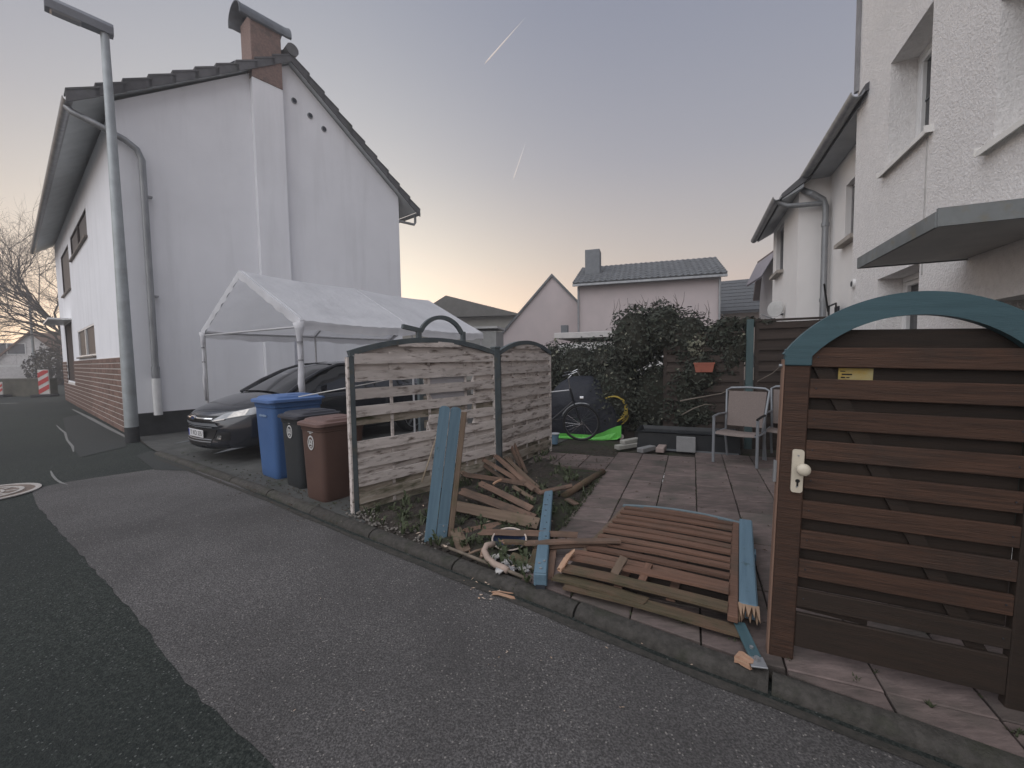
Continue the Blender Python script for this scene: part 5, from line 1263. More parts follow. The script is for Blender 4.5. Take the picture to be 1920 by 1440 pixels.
# ================================================================== BINS
def wheelie_bin(name_label, corner, w, d, h, mb_, ml, rz_az, grp, sticker=None, seed=0):
    fwd = AZ(rz_az + 180)           # front normal
    lat = Vector((-fwd.y, fwd.x, 0))     # to the viewer's right
    ctr = corner - fwd * d / 2 * .86 - lat * w / 2 * .86; ctr.z = .03
    t = thing('wheelie_bin', name_label, 'wheelie bin', ctr, math.atan2(fwd.y, fwd.x), grp)
    rings = []
    for z, k in ((.0, .80), (.03, .83), (.12, .845), (h * .55, .91), (h * .86, .955), (h * .87, .985), (h * .90, .99), (h * .905, 1.0), (h * .93, 1.0)):
        rings.append([Vector((y_ * (d / d) + (.02 * (1 - z / h)), x_, z)) for x_, y_ in rrect(w * k, d * k, .06, 4)])
    mb = MB(); mb.loft(rings); mb.build('body', mb_, t, smooth=35)
    rings = []
    for z, k, k2 in ((h * .925, 1.02, 1.0), (h * .93, 1.07, 1.05), (h * .962, 1.07, 1.05), (h * .968, 1.03, 1.01), (h * .972, .95, .93), (h * .995, .90, .88), (h * 1.0, .84, .80)):
        rings.append([Vector((y_ * 1.0 + (.02 if k > 1 else 0), x_, z + .012 * math.cos(y_ / d * 3))) for x_, y_ in rrect(w * k, d * k2, .07, 4)])
    mb = MB(); mb.loft(rings); lid = mb.build('lid', ml, t, smooth=35)
    MB().box((d * .50, 0, h * .955), (.05, w * .42, .025), bev=.008).build('lid_grip', ml, lid)
    MB().box((-d * .1, 0, h * 1.008), (d * .45, w * .5, .012), bev=.005).build('lid_panel', ml, lid)
    MB().tube([(-d * .56, -w * .36, h * .95), (-d * .56, w * .36, h * .95)], .018, 8).build('handle', mb_, t)
    for s in (-1, 1):
        wh = MB(); wh.tube([(-d * .42, s * (w * .40), .10), (-d * .42, s * (w * .50), .10)], .10, 16); wh.build('wheel', mat('rubber', (.02, .02, .02)), t, smooth=40)
    if sticker:
        z0, r = sticker; pr = mat('bin_print', (.52, .52, .51), (.40, .40, .39), rough=.6, ns=30)
        xf = d * .5 * (.845 + .065 * z0 / (h * .55)) + .02 * (1 - z0 / h) + .004
        so = MB()
        for r0, r1 in ((r * .78, r), (.0, 0)):
            if r1: so.loft([[Vector((xf + dx, rr * math.cos(6.283 * k / 24), z0 + rr * 1.25 * math.sin(6.283 * k / 24))) for k in range(24)] for rr, dx in ((r0, 0), (r0, .003), (r1, .003), (r1, 0))], cap=False)
        stk = so.build('round_print', pr, t)
        em = MB()
        for a, b in (((-.3, .42), (-.45, -.3)), ((-.45, -.3), (.0, -.05)), ((.0, -.05), (.42, -.32)), ((.42, -.32), (.32, .40)), ((.32, .4), (.05, .1)), ((-.3, .42), (.0, .35)), ((-.2, -.55), (.25, -.5))): em.beam((xf + .002, a[0] * r, z0 + a[1] * r * 1.25), (xf + .002, b[0] * r, z0 + b[1] * r * 1.25), .014 * r / .06, .003, up=(1, 0, 0))
        em.build('emblem', pr, stk)
        for k, (wd, zz) in enumerate(((.30, 1.78), (1.7, 1.55), (.7, 1.36))):
            n = max(2, int(wd * 9)); tx = MB()
            for q in range(n): tx.box((xf + .002 + .004 * zz * r, r * wd * (-.5 + (q + .5) / n), z0 + r * 1.2 * zz), (.003, r * wd / n * .72, .008 + .004 * (q % 3 == 0)))
            tx.build('print_line', pr, stk)
    return t
binb = mat('bin_blue', (.052, .115, .26), (.045, .10, .23), rough=.5, ns=3, bump=.05, bs=60)
binl = mat('bin_lid_blue', (.085, .155, .33), (.075, .14, .30), rough=.45, ns=3)
bink = mat('bin_black', (.022, .025, .027), (.028, .031, .033), rough=.55, ns=3)
binkl = mat('bin_lid_black', (.035, .036, .045), (.045, .046, .055), rough=.5, ns=3)
binbr = mat('bin_brown', (.095, .055, .043), (.08, .046, .037), rough=.55, ns=3, bump=.05, bs=60)
binbl = mat('bin_lid_brown', (.15, .092, .08), (.13, .08, .068), rough=.5, ns=3)
bb = wheelie_bin('tall blue wheelie bin with blue lid, farthest left in the row of bins', G(522, 900, .03), .56, .66, 1.04, binb, binl, 37, 'wheelie bins in a row beside the white fence')
tx = MB(); pr = mat('bin_print_blue', (.25, .33, .45), (.2, .28, .4))
for q in range(7): tx.box((.66 * .5 * .93 + .02, -.10 + q * .03, .80), (.004, .02, .022 + .008 * (q % 3 == 1)))
tx.build('print_line', pr, bb)
wheelie_bin('black wheelie bin with round white print between the blue and brown bins', G(568, 918, .03), .46, .53, .88, bink, binkl, 37, 'wheelie bins in a row beside the white fence', (.66, .062))
wheelie_bin('brown wheelie bin with round white print next to the fence panel', G(611, 944, .03), .46, .53, .86, binbr, binbl, 37, 'wheelie bins in a row beside the white fence', (.62, .062))
MB()

# ================================================================== BACK OF THE GARDEN
def dark_panel(label, p0, p1, s0, s1, h):
    a, b = PS(p0, s0), PS(p1, s1); x = b - a; L = x.length
    t = thing('dark_fence_panel', label, 'fence panel', a, math.atan2(x.y, x.x))
    pitch = .165; n = int(h / pitch)
    for u in (.03, L - .03): MB().box((u, 0, h / 2), (.06, .05, h)).build('stile', dark_fence, t)
    MB().box((L / 2, -.005, h + .01), (L, .07, .03)).build('top_rail', dark_fence, t)
    for k in range(n):
        z = h - .02 - pitch * k
        m = MB(); slat(m, .06, L - .06, z - .10, z, -.018, .016, .005); m.build('slat', dark_fence, t)
        m = MB(); slat(m, .06, L - .06, z - .185, z - .085, .014, .016, .005); m.build('slat', dark_fence, t)
    return t
dark_panel('tall dark brown fence panel between the teal post and the cream house', .90, 2.12, 7.6, 7.6, 2.03)
dark_panel('dark brown fence panel half buried under the ivy left of the teal post', -.45, .76, 7.68, 7.6, 1.86)
tpst = thing('fence_post', 'teal painted fence post between the ivy and the dark fence panel', 'post', PS(.83, 7.58), RZ_C)
MB().box((0, 0, 1.03), (.10, .10, 2.06), bev=.006).build('post', teal_post, tpst)
blobs = []
def bl_(px, py, Y, r): q = P(px, py, Y); blobs.append(((q.x, q.y, q.z), r))
bl_(1190, 640, 7.5, (.48, .42, .66)); bl_(1240, 622, 7.45, (.46, .42, .56)); bl_(1290, 640, 7.3, (.42, .40, .55)); bl_(1335, 660, 7.15, (.26, .3, .46))
bl_(1165, 740, 7.75, (.55, .4, .8)); bl_(1235, 745, 7.5, (.55, .38, .75)); bl_(1300, 730, 7.2, (.45, .32, .66)); bl_(1352, 690, 7.0, (.28, .2, .5)); bl_(1380, 640, 6.85, (.2, .14, .3))
bl_(1110, 720, 8.7, (.62, .4, .88)); bl_(1045, 725, 9.0, (.62, .4, .92)); bl_(975, 730, 9.3, (.6, .4, .9)); bl_(1085, 690, 8.6, (.5, .35, .55)); bl_(1030, 690, 8.9, (.5, .35, .55)); bl_(1135, 690, 8.2, (.35, .3, .6)); bl_(1400, 606, 6.75, (.24, .14, .10)); bl_(1365, 610, 6.85, (.2, .16, .14)); bl_(1440, 604, 6.62, (.16, .12, .05)); bl_(1345, 640, 6.95, (.24, .16, .34)); bl_(1375, 668, 6.8, (.2, .12, .34)); bl_(1330, 775, 7.0, (.3, .16, .3)); bl_(1320, 700, 6.95, (.34, .16, .36)); bl_(1362, 628, 6.85, (.3, .14, .26)); bl_(1300, 775, 7.1, (.4, .2, .34)); bl_(1390, 648, 6.72, (.14, .10, .30))
iv = thing('ivy_hedge', 'dark ivy overgrown hedge rising to a round bush at the back of the patio', 'hedge', PS(0, 7.6))
off = PS(0, 7.6)
loc_b = [((c[0] - off.x, c[1] - off.y, c[2]), r) for c, r in blobs]
random.seed(8)
m = MB(); leaf_cloud(m, loc_b, 30000, .036); fo = m.build('foliage', leaf_m, iv, fix=False)
m = MB(); leaf_cloud(m, loc_b, 900, .034)
m2 = MB(); q = P(1308, 648, 6.98); leaf_cloud(m2, [((q.x - off.x, q.y - off.y, q.z), (.16, .1, .2))], 220, .036); 
o2 = len(m.v); m.v += m2.v; m.f += [tuple(i + o2 for i in f) for f in m2.f]; m.build('pale_foliage', leaf_pale, iv, fix=False)
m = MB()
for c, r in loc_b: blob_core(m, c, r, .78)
m.build('dark_core', core_m, iv, smooth=True)  # solid dark filler blobs that keep the foliage from being see-through
m = MB()
for k in range(42):
    c, r = random.choice(loc_b[:5]); a = random.uniform(0, 6.28)
    p = Vector((c[0] + r[0] * .8 * math.cos(a), c[1] + r[1] * .7 * math.sin(a), c[2] + r[2] * .72)); e = p + Vector((random.uniform(-.10, .10), random.uniform(-.06, .06), random.uniform(.16, .30)))
    m.tube([p, (p + e) / 2 + Vector((.02, 0, 0)), e], [.006, .004, .002], 4, cap=False)
m.build('shoots', bark, iv, fix=False, kind='stuff')
rod('dead_branch', 'pale dead branch lying across the ivy below the terracotta box', 'branch', [P(1275, 752, 6.9), P(1318, 744, 6.85), P(1352, 738, 6.8), P(1376, 728, 6.75), P(1384, 722, 6.75)], [.014, .012, .010, .007, .004], mat('dead_wood', (.20, .17, .14), (.15, .13, .11), ns=8), 6)
rod('dead_branch', 'curved dark dead branch hanging under the ivy above the trough', 'branch', [P(1278, 778, 6.9), P(1300, 766, 6.85), P(1322, 758, 6.8), P(1345, 760, 6.8)], [.012, .01, .008, .004], mat('dead_wood', (.2, .17, .14)), 6)
rod('dead_branch', 'thin bare twig standing out of the dark fence beside the gate', 'branch', [P(1420, 715, 6.3), P(1448, 700, 6.2), P(1466, 684, 6.1)], [.008, .006, .003], mat('dead_wood', (.2, .17, .14)), 6)
tc_ = P(1320, 689, 6.85)
tb_ = thing('flower_box', 'terracotta flower box hanging in the ivy', 'flower box', (tc_.x, tc_.y, tc_.z), RZ_C - R_(90))
terr = mat('terracotta', (.34, .115, .075), (.28, .095, .065), rough=.7, ns=6)
m = MB(); m.loft([[Vector((x * k, y * k2, z)) for x, y in ((-.15, -.07), (.15, -.07), (.15, .07), (-.15, .07))] for k, k2, z in ((.82, .85, -.075), (1, 1, .06), (1.06, 1.1, .06), (1.06, 1.1, .08), (.98, .95, .08), (.95, .9, .05))]); m.build('box', terr, tb_)
MB().box((0, 0, .045), (.27, .12, .02)).build('soil', soil_m, tb_)
# trough
ta = PS(-.78, 6.93); tz = thing('pond_trough', 'long low black pond liner trough below the ivy', 'trough', ta, R_(-23.1))
trm = mat('black_liner', (.014, .016, .018), (.02, .022, .024), rough=.4, ns=4, bump=.3, bs=9, bdist=.02)
m = MB(); m.loft([[Vector((x, y, z)) for x, y in ((-.02 + i_, -.02 + i_), (1.45 - i_, -.02 + i_), (1.45 - i_, .62 - i_), (-.02 + i_, .62 - i_))] for i_, z in ((0, .03), (.02, .30), (-.01, .32), (.03, .33), (.06, .26))]); m.build('basin', trm, tz)
m = MB(); m.add([(.03, .03, .275), (1.4, .03, .275), (1.4, .57, .275), (.03, .57, .275)], [(0, 1, 2, 3)]); m.build('water', mat('dark_water', (.012, .014, .016), rough=.08, spec=.5, ns=3), tz)
MB().beam((.35, -.05, .06), (1.42, -.05, .055), .025, .025).build('edge_rail', mat('edge_rail_m', (.16, .17, .18)), tz)
rod('rim_glint', 'tiny white rod painting a glint on the trough rim', 'stick', [G(1307, 784.5, .33) + Vector((0, 0, 0)), G(1318, 785, .33)], .008, sill_w)  # white rod added as a painted glint, not a stick
# loose stones
def block(label, px, py, size, rz, m, tilt=0.0, z=.055, lift=0.0):
    c = G(px, py, z); t = MB().box((0, 0, size[2] / 2), size, bev=.008).build('stone_block', m, fix=True)
    t.location = (c.x, c.y, z + lift); t.rotation_euler = (R_(tilt), 0, R_(rz)); return tag(t, label, 'stone block', 'loose stone blocks at the patio end')
st_w = mat('pale_stone', (.36, .355, .32), (.29, .285, .26), ns=8, bump=.3, bs=40); st_p = mat('pink_stone', (.34, .27, .245), (.28, .225, .205), ns=8, bump=.3); st_g = mat('grey_stone', (.235, .235, .235), (.19, .19, .19), ns=8, bump=.4, bs=50)
block('long pale stone block at the left end of the loose stones', 1176, 840, (.46, .11, .07), 30, st_w)
block('pale stone block stacked on the leftmost loose stone', 1182, 838, (.40, .10, .06), 34, st_w, lift=.072)
block('grey stone block lying in front in the middle of the loose stones', 1212, 846, (.34, .11, .07), 38, st_g)
block('pinkish stone block pointing towards the gate', 1240, 845, (.32, .12, .075), 62, st_p)
block('reddish stone block lying behind the pinkish one', 1228, 833, (.36, .12, .13), -18, st_p)
block('dark flat stone wedged under the reddish block', 1207, 834, (.34, .12, .05), 10, st_g)
block('square grey stone tile standing upright alone by the trough', 1286, 848, (.27, .05, .235), -22, st_g, -8)

# covered object, bike, hose, bucket
tcn = P(1098, 790, 8.05)
tv = thing('covered_trailer', 'bulky thing under a black tarpaulin with a bright green sheet below', 'tarpaulin', (tcn.x, tcn.y, 0), R_(-14))
tarp = mat('black_tarp', (.016, .018, .024), (.024, .026, .034), rough=.6, ns=4, bump=.6, bs=6, bdist=.05, spec=.25)
rings = []
prof = [(.04, .98), (.12, 1.0), (.35, 1.0), (.6, .98), (.8, .92), (.95, .80), (1.06, .62), (1.13, .40), (1.16, .12)]
for z, k in prof:
    rg = []
    for i, (x, y) in enumerate(rrect(1.36 * k, .95 * k, .16 * k, 6)):
        f = 1 + .025 * math.sin(i * 1.7 + z * 5) + random.uniform(-.012, .012)
        zz = z * (1 - .28 * max(0, (x - .15) / .5) ** 1.3) if z > .3 else z
        rg.append(Vector((x * f, y * f, zz + random.uniform(-.008, .008))))
    rings.append(rg)
m = MB(); m.loft(rings); m.build('tarpaulin', tarp, tv, smooth=60)
gm = mat('green_sheet', (.14, .52, .09), (.11, .44, .075), rough=.45, ns=6, bump=.4, bs=10)
m = MB(); m.loft([[Vector((x, -.50 - .03 * (1 if z > .06 else 2) - .02 * math.sin(x * 9), z)) for z in (zl_, zl_ + .02, zu * .6, zu)] for x, zl_, zu in ((-.62, .05, .13), (-.3, .04, .13), (-.1, .03, .12), (.1, .03, .12), (.22, .03, .13), (.34, .03, .17), (.46, .04, .23), (.58, .05, .28), (.66, .09, .30))], closed=False, cap=False); m.build('green_sheet', gm, tv)
wh = MB(); wh.tube([(.66, -.45, .08), (.66, -.40, .08)], .045, 14); wh.build('castor', mat('castor_pale', (.5, .45, .42)), tv)
for zz, x0, x1 in ((.74, -.66, -.20),): pass
hc = P(1149, 764, 7.5)
hs = thing('hose_coil', 'coiled yellow garden hose hanging at the right end of the tarpaulin', 'hose', hc, R_(-8))
ym = mat('yellow_hose', (.50, .38, .075), (.42, .31, .06), rough=.45, ns=12)
for k in range(8):
    r = .20 + .012 * (k % 4) + random.uniform(-.008, .012); cx = .035 * random.uniform(-1, 1) + .01 * k; cz = -.012 * k + random.uniform(-.01, .01); yy = -.05 + .016 * k
    pts = [(cx + r * math.cos(R_(a)), yy + .01 * math.sin(R_(a * 2)), cz + r * 1.02 * math.sin(R_(a))) for a in range(-70, 130, 12)] if k % 2 else [(cx + r * math.cos(R_(a)), yy, cz + r * 1.05 * math.sin(R_(a))) for a in range(-52, 112, 12)]
    MB().tube(pts, .0105, 6).build('coil', ym, hs, smooth=True)
rod('hose_end', 'pale curved hose end lying below the yellow coil', 'hose', [P(1161, 798, 7.9), P(1166, 804, 7.85), P(1174, 807, 7.8), P(1186, 808, 7.8)], .012, mat('pale_hose', (.42, .38, .31), (.36, .32, .26)), 7)
MB()
pst = P(1163, 815, 7.75)
stump = thing('cut_post', 'short brown post stump behind the loose stones', 'post', (pst.x + .12, pst.y, 0), R_(10)); MB().box((0, 0, .14), (.22, .2, .30), bev=.01).build('post', mat('brown_stump', (.07, .055, .045), (.05, .04, .033), ns=6), stump)
bcx = G(1040, 832, .05)
bk = thing('bucket', 'small pale blue bucket beside the narrow white fence panel', 'bucket', bcx)
bkm = mat('bucket_blue', (.14, .23, .31), (.12, .2, .28), rough=.5); 
MB().lathe([(0, 0), (.055, 0), (.075, .16), (.08, .16), (.08, .175), (.068, .175), (.052, .02), (0, .02)], 18).build('pail', bkm, bk, smooth=40)
MB().lathe([(.076, .165), (.086, .168), (.086, .18), (.076, .18)], 18).build('rim', mat('bucket_rim', (.36, .38, .40)), bk)

bf = G(1090, 827, .05); bx = AZ(100)
BK = thing('bicycle', 'dark bicycle leaning in front of the black tarpaulin', 'bicycle', mw=frame(bx, Vector((0, 0, 1)).cross(bx) + Vector((0, 0, .06)), bf))
def ringtube(c, R1, r, n=36): return [(c[0] + R1 * math.cos(6.283 * k / n), c[1], c[2] + R1 * math.sin(6.283 * k / n)) for k in range(n + 1)]
bfm = mat('bike_black', (.016, .017, .02), (.022, .023, .026), rough=.3); bch = mat('bike_metal', (.5, .5, .51), (.42, .42, .43), rough=.25, metal=.9)
for cx in (0.0, -1.06):
    w = MB(); w.tube(ringtube((cx, 0, .325), .305, .02), .019, 7, cap=False); wo_ = w.build('wheel', mat('tyre', (.015, .015, .016)), BK, smooth=True)
    w = MB(); w.tube(ringtube((cx, 0, .325), .285, .02), .009, 6, cap=False); w.build('rim', mat('dull_rim', (.11, .11, .115), (.09, .09, .095), rough=.35, metal=.6), wo_, smooth=True)
    w = MB()
    for k in range(24): a = 6.283 * k / 24; w.tube([(cx + .02 * math.cos(a + 1.3), .03 * (1 if k % 2 else -1), .325 + .02 * math.sin(a + 1.3)), (cx + .285 * math.cos(a), 0, .325 + .285 * math.sin(a))], .0016, 3, cap=False)
    w.build('spokes', bch, wo_); MB().tube([(cx, -.05, .325), (cx, .05, .325)], .028 if cx == 0 else .03, 10).build('hub', bch, wo_)
    f_ = MB(); f_.tube([(cx + .345 * math.cos(R_(a)), 0, .325 + .345 * math.sin(R_(a))) for a in (range(65, 168, 8) if cx == 0 else range(20, 190, 10))], .014, 5); f_.build('mudguard', bfm if cx else mat('mudguard_grey', (.30, .31, .32), (.22, .23, .24), rough=.3, metal=.5), BK, smooth=True)
fr = MB()
head_t, head_b, bbk, st_t = (-.19, 0, .93), (-.13, 0, .70), (-.60, 0, .29), (-.78, 0, .88)
fr.tube([head_b, bbk], .019, 7); fr.tube([bbk, st_t], .016, 7); fr.tube([(-1.06, .05, .325), bbk], .010, 6); fr.tube([(-1.06, -.05, .325), bbk], .010, 6); fr.tube([(-1.06, .05, .325), (-.76, 0, .82)], .009, 6); fr.tube([(-1.06, -.05, .325), (-.76, 0, .82)], .009, 6); fr.tube([head_t, head_b], .021, 8)
fr.build('frame', bfm, BK, smooth=40)
MB().tube([(-.185, 0, .90), (-.77, 0, .84)], .012, 7).build('top_tube', mat('pale_tube', (.45, .45, .46), rough=.3, metal=.3), BK)
fk = MB()
for s in (-.055, .055): fk.tube([(-.13, s * .6, .70), (-.085, s, .55), (0, s, .325)], .011, 6)
fk.build('fork', bfm, BK, smooth=40)
MB().tube([(-.19, 0, .93), (-.215, 0, 1.10), (-.16, 0, 1.16)], .012, 7).build('stem', bch, BK)
hb_ = MB(); hb_.tube([(-.20, -.27, 1.19), (-.16, -.16, 1.20), (-.15, 0, 1.17), (-.16, .16, 1.20), (-.20, .27, 1.19)], .012, 7); hb = hb_.build('handlebar', bch, BK, smooth=True)
for s in (-1, 1): MB().tube([(-.21, s * .27, 1.19), (-.30, s * .29, 1.17)], .016, 7).build('grip', bfm, hb); MB().tube([(-.15, s * .2, 1.20), (-.06, s * .22, 1.24), (-.02, s * .22, 1.17)], .008, 5).build('brake_lever', bch, hb)
MB().tube([(-.02, 0, .76), (.04, 0, .76)], .035, 10).build('headlamp', bch, BK)
MB().box((-.80, 0, .97), (.26, .14, .05), bev=.02).build('saddle', bfm, BK)
MB().tube([(-.60, -.06, .29), (-.60, .06, .29)], .02, 8).build('crank', bch, BK)
MB().tube([(-.05, .07, .42), (-.62, .08, .34)], .0035, 4).build('cable', bch, BK)

# garden chairs
ch_m = mat('chair_alu', (.26, .275, .295), (.22, .235, .25), rough=.4, metal=.3, ns=6); tex_m = mat('chair_textile', (.20, .165, .15), (.165, .135, .122), ns=60, rough=.8, bump=.3, bs=200, bdist=.002)
def chair(label, foot, ax_az, mirror=0):
    x = AZ(ax_az); t = thing('garden_chair', label, 'chair', (foot.x, foot.y, .054), math.atan2(x.y, x.x), 'garden chairs on the patio')
    Wd = .53
    for u in (0, Wd): MB().tube([(u, 0, 0), (u, .01, .62)], .019, 8).build('leg', ch_m, t, smooth=40)
    for u in (.02, Wd - .02): MB().tube([(u, .55, 0), (u, .42, .40)], .016, 8).build('leg', ch_m, t, smooth=40)
    for u, c in ((0, 1), (Wd, 2)): MB().tube([(u, -.02, .625), (u, .2, .64), (u + (.02 if u == 0 else -.02), .46, .63)], .015, 8).build('armrest', ch_m if u == 0 else black_m, t, smooth=40)
    bf_ = MB(); bf_.tube([(.035, .41, .40), (.015, .50, .68), (-.005, .58, .955), (.05, .595, .985), (Wd * .5, .60, .995), (Wd - .05, .595, .985), (Wd + .005, .58, .955), (Wd - .015, .50, .68), (Wd - .035, .41, .40)], .016, 8); bf_.build('back_frame', ch_m, t, smooth=True)
    m = MB(); m.loft([[Vector((e + (Wd - 2 * e) * k / 6, y + .012 * math.sin(3.14 * k / 6), z)) for k in range(7)] for z, y, e in ((.46, .43, .045), (.60, .47, .04), (.78, .53, .03), (.94, .575, .025))], closed=False, cap=False); m.build('backrest', tex_m, t, smooth=True)
    m = MB(); m.loft([[Vector((.03 + (Wd - .06) * k / 6, y, z - .012 * math.sin(3.14 * k / 6))) for k in range(7)] for y, z in ((-.015, .395), (.0, .425), (.08, .428), (.25, .415), (.42, .40))], closed=False, cap=False); m.build('seat', tex_m, t, smooth=True)
    s_ = MB(); s_.tube([(0, .01, .40), (Wd, .01, .40)], .013, 7); 
    for u in (.01, Wd - .01): s_.tube([(u, 0, .40), (u, .44, .40)], .013, 7)
    s_.build('seat_frame', ch_m, t, smooth=40)
    return t
f1, f2 = G(1337, 866, .054), G(1418, 878, .054)
dv = f2 - f1; azc = math.degrees(math.atan2(dv.x, dv.y))
chair('grey textile garden chair standing free in front of the dark fence', f1, azc)
f3 = G(1432, 862, .054)
chair('grey textile garden chair half hidden behind the garden gate', f3, azc - 4)

# ================================================================== STREET LAMPS, SIGNS OF THE STREET
def street_lamp(label, base, zt, r0, r1, head_dir, hl, grp):
    t = thing('street_lamp', label, 'street lamp', base, math.atan2(head_dir.y, head_dir.x), grp)
    MB().tube([(0, 0, .02), (0, 0, 1.2), (0, 0, 4), (0, 0, zt)], [r0, r0 * .96, (r0 + r1) / 2, r1], 16).build('pole', steel_m, t, smooth=40)
    MB().tube([(0, 0, 0), (0, 0, .30)], r0 * 1.03, 16).build('base_sleeve', plinth_m, t, smooth=40)
    w = max(.13, hl * .17)
    h = MB(); h.loft([[Vector((x, y * k, z + x * .03)) for y, z in ((-w, zt + .10), (-w * .75, zt - .02), (w * .75, zt - .02), (w, zt + .10), (w * .7, zt + .17), (-w * .7, zt + .17))] for x, k in ((-.12, .75), (-.08, .85), (.3 * hl, .95), (hl * .95, 1.0), (hl, .9))]); ho = h.build('lamp_head', mat('lamp_housing', (.22, .235, .26), (.19, .2, .225), rough=.5), t, smooth=25)
    MB().box((hl * .66, 0, zt - .015 + hl * .02), (hl * .52, w * 1.35, .06), Matrix.Rotation(R_(-1.7), 3, 'Y'), bev=.025).build('diffuser', mat('lamp_diffuser', (.34, .34, .35), (.3, .3, .31), rough=.2), ho)
    return t
lb = G(249, 829)
street_lamp('tall grey street lamp with flat head at the corner of the white house', lb, 7.58, .108, .062, AZ(222), .74, 'street lamps along the lane')
l2 = P(66, 700, 36)
street_lamp('distant thin street lamp in front of the bare tree', Vector((l2.x, 36, 0)), P(53, 553, 36).z, .11, .07, AZ(265), 1.0, 'street lamps along the lane')

# contrails high above
ctm = mat('contrail_white', (.85, .82, .80), (.85, .82, .80), rough=1.0)
for lab, a, b, r in (('longest pinkish contrail high in the sky over the white panels', (909, 119), (984, 34), 5), ('shorter pale contrail lower in the sky', (962, 337), (986, 266), 3.6), ('tiny short contrail just above the far roofs', (928, 509), (928.6, 500), 2.5)):
    p, q = P(*a, 4200), P(*b, 4200); o = MB().tube([Vector((0, 0, 0)), (q - p) * .12, (q - p) * .5, q - p], [r * .35, r, r * .75, r * .05], 8).build('contrail', ctm, smooth=True); o.location = p; tag(o, lab, 'contrail', 'contrails in the evening sky')

# ================================================================== SMALL STUFF
random.seed(17)
def scatter_ok(x, y): return bed_in(x, y)
m = MB()
for k in range(330):      # weeds in the bed
    for _ in range(20):
        x, y = random.uniform(-1.4, .75), random.uniform(2.6, 6.4)
        if bed_in(x, y): break
    else: continue
    dense = math.sin(x * 4.1 + 1) * math.sin(y * 3.3) > .1 or y < 3.9
    if not dense and random.random() < .75: continue
    for b in range(random.randint(4, 9)):
        a = random.uniform(0, 6.28); L = random.uniform(.03, .11); lean = random.uniform(.3, 1.0); w = random.uniform(.004, .012)
        d = Vector((math.cos(a), math.sin(a), 0)); q = Vector((-d.y, d.x, 0)); p = Vector((x, y, .06)) + d * .01
        mid = p + d * L * lean * .5 + Vector((0, 0, L * .7)); tip = p + d * L * lean + Vector((0, 0, L * .75))
        m.add([p - q * w * .5, p + q * w * .5, mid + q * w, mid - q * w, tip], [(0, 1, 2, 3), (3, 2, 4)])
o = m.build('weeds', mat('weed_green', (.045, .062, .028), (.065, .075, .04), rough=.6, ns=30), fix=False); tag(o, 'low green weeds among the broken boards', 'weeds', kind='stuff')
m = MB()
for k in range(240):      # pebbles between fence and kerb
    u = random.random(); c = Vector((-1.62, 3.92, 0)).lerp(Vector((-.55, 3.22, 0)), u) + Vector((random.uniform(-.1, .25), random.uniform(-.12, .22), .045)); r = random.uniform(.006, .018)
    m.loft([[c + Vector((r * s * math.cos(a + k) * random.uniform(.7, 1.2), r * s * math.sin(a + k), z * r)) for a in (0, 1.26, 2.5, 3.77, 5.0)] for s, z in ((.7, -.3), (1, .2), (.6, .7))])
o = m.build('gravel', mat('pebble', (.20, .185, .165), (.11, .10, .09), ns=60), fix=False); tag(o, 'loose pebbles along the foot of the white fence panel', 'gravel', kind='stuff')
m = MB()
def chip(c, r, fl=.006):
    a = random.uniform(0, 6.28); d = Vector((math.cos(a), math.sin(a), random.uniform(-.2, .2))) * r; q = Vector((-math.sin(a), math.cos(a), random.uniform(-.3, .3))) * r * random.uniform(.12, .5)
    m.add([c - d, c - q, c + d, c + q, c + Vector((0, 0, fl))], [(0, 1, 4), (1, 2, 4), (2, 3, 4), (3, 0, 4)])
for k in range(70):
    x, y = random.uniform(-1.2, .5), random.uniform(2.6, 5.0)
    if bed_in(x, y): chip(Vector((x, y, .09)), random.uniform(.008, .03))
for k in range(60): c = G(random.uniform(880, 1060), random.uniform(1080, 1125), .012); chip(Vector((c.x, c.y, .066 if c.y > 0 and False else .012)), random.uniform(.005, .018), .004)
for k in range(26):
    c = G(random.gauss(1000, 330), random.uniform(985, 1390), .012)
    chip(c, random.uniform(.003, .010), .003)
o = m.build('wood_chips', mat('wood_chip', (.50, .42, .35), (.36, .24, .16), ns=40), fix=False); tag(o, 'small pale wood chips scattered over bed, kerb and lane', 'wood chips', kind='stuff')
m = MB()
for k in range(120):
    x, y = PS(random.uniform(-1.0, 1.6), random.uniform(2.5, 6.6))[:2]; chip(Vector((x, y, .062)), random.uniform(.006, .022), .008)
for k in range(260):
    u_ = random.random(); x, y = -3.6 + 2.3 * u_ + random.gauss(0, .25), 5.5 - 1.5 * u_ + random.gauss(0, .22); chip(Vector((x, y, .036)), random.uniform(.006, .022), .008)
for k in range(160):
    x, y = PS(random.uniform(-1.75, -1.0), random.uniform(4.4, 6.6))[:2]; chip(Vector((x, y, .075)), random.uniform(.008, .022), .01)
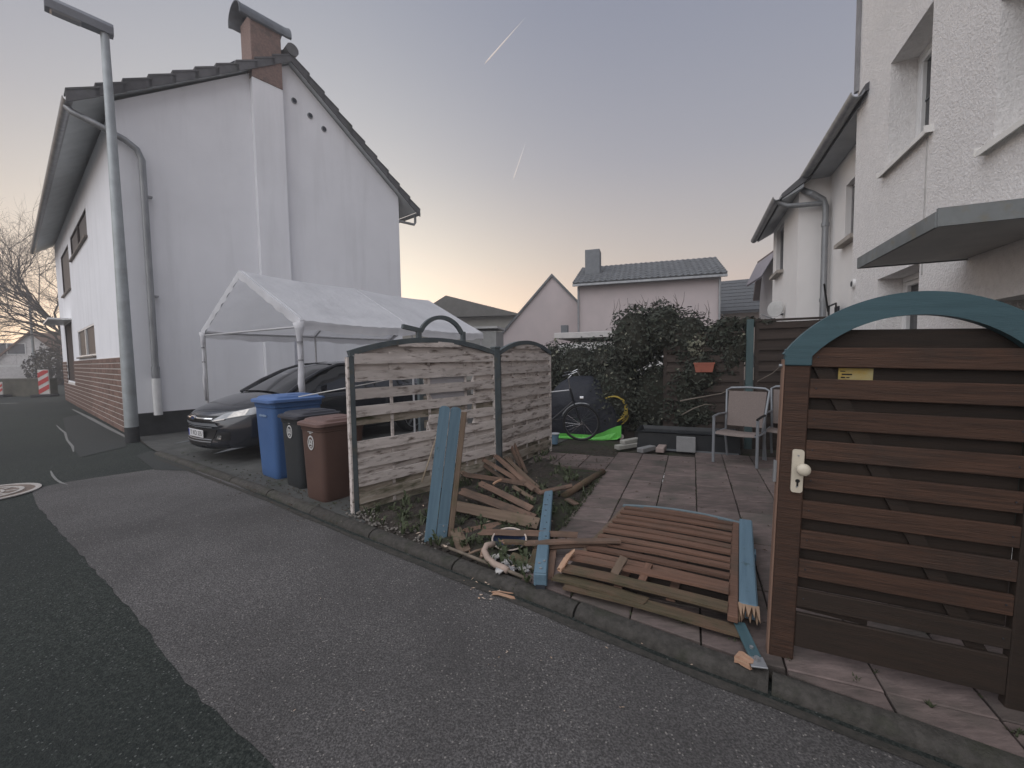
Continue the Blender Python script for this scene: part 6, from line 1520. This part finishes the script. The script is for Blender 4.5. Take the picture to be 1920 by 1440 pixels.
o = m.build('dead_leaves', mat('dead_leaf', (.07, .045, .03), (.045, .035, .025), ns=30), fix=False); tag(o, 'dark dead leaves strewn over patio and bed', 'dead leaves', kind='stuff')
m = MB()
for k in range(900):      # moss and weeds in the paving joints and along the kerb
    if k % 3 == 0:
        i = random.randint(3, len(kp) - 3); c = kp[i]; x, y = c.x + .11 + random.uniform(.05, .09), c.y + .15 + random.uniform(-.02, .02)
        z = .05
    elif k % 3 == 1:
        p = .055 + .36 * random.randint(-3, 4) + random.uniform(-.006, .006); x, y = PS(p, random.uniform(2.3, 6.6))[:2]; z = .045
    else:
        x, y = PS(random.uniform(-1.05, -.98) , random.uniform(2.6, 5.3))[:2]; z = .05
    if x < .1 and k % 3 == 0 and random.random() < .5: continue
    for b in range(4):
        a = random.uniform(0, 6.28); L = random.uniform(.006, .022) * (2.0 if k % 3 == 2 else 1); d = Vector((math.cos(a), math.sin(a), 0)); q = Vector((-d.y, d.x, 0)) * .004; p_ = Vector((x, y, z))
        m.add([p_ - q, p_ + q, p_ + d * L + Vector((0, 0, L))], [(0, 1, 2)])
o = m.build('joint_moss', mat('joint_moss', (.032, .045, .018), (.05, .052, .03), ns=30), fix=False); tag(o, 'moss and tiny weeds in the paving joints', 'moss', kind='stuff')

# ------------------------------------------------------------------ added haze volume standing in for lens glare
hb_ = MB().box((-10, 27.5, 5.4), (150, 105, 12.8)); hzo = hb_.build('haze', MATS['bark'], kind='stuff')
hm = bpy.data.materials.new('veil_haze'); hm.use_nodes = True; hn = hm.node_tree; hn.nodes.clear()
pv = hn.nodes.new('ShaderNodeVolumePrincipled'); pv.inputs['Color'].default_value = (.93, .93, .95, 1); pv.inputs['Density'].default_value = .0045; pv.inputs['Anisotropy'].default_value = .35
ho_ = hn.nodes.new('ShaderNodeOutputMaterial'); hn.links.new(pv.outputs[0], ho_.inputs['Volume'])
hzo.data.materials.clear(); hzo.data.materials.append(hm)
tag(hzo, 'thin pale haze added over the gardens in place of lens glare', 'haze')
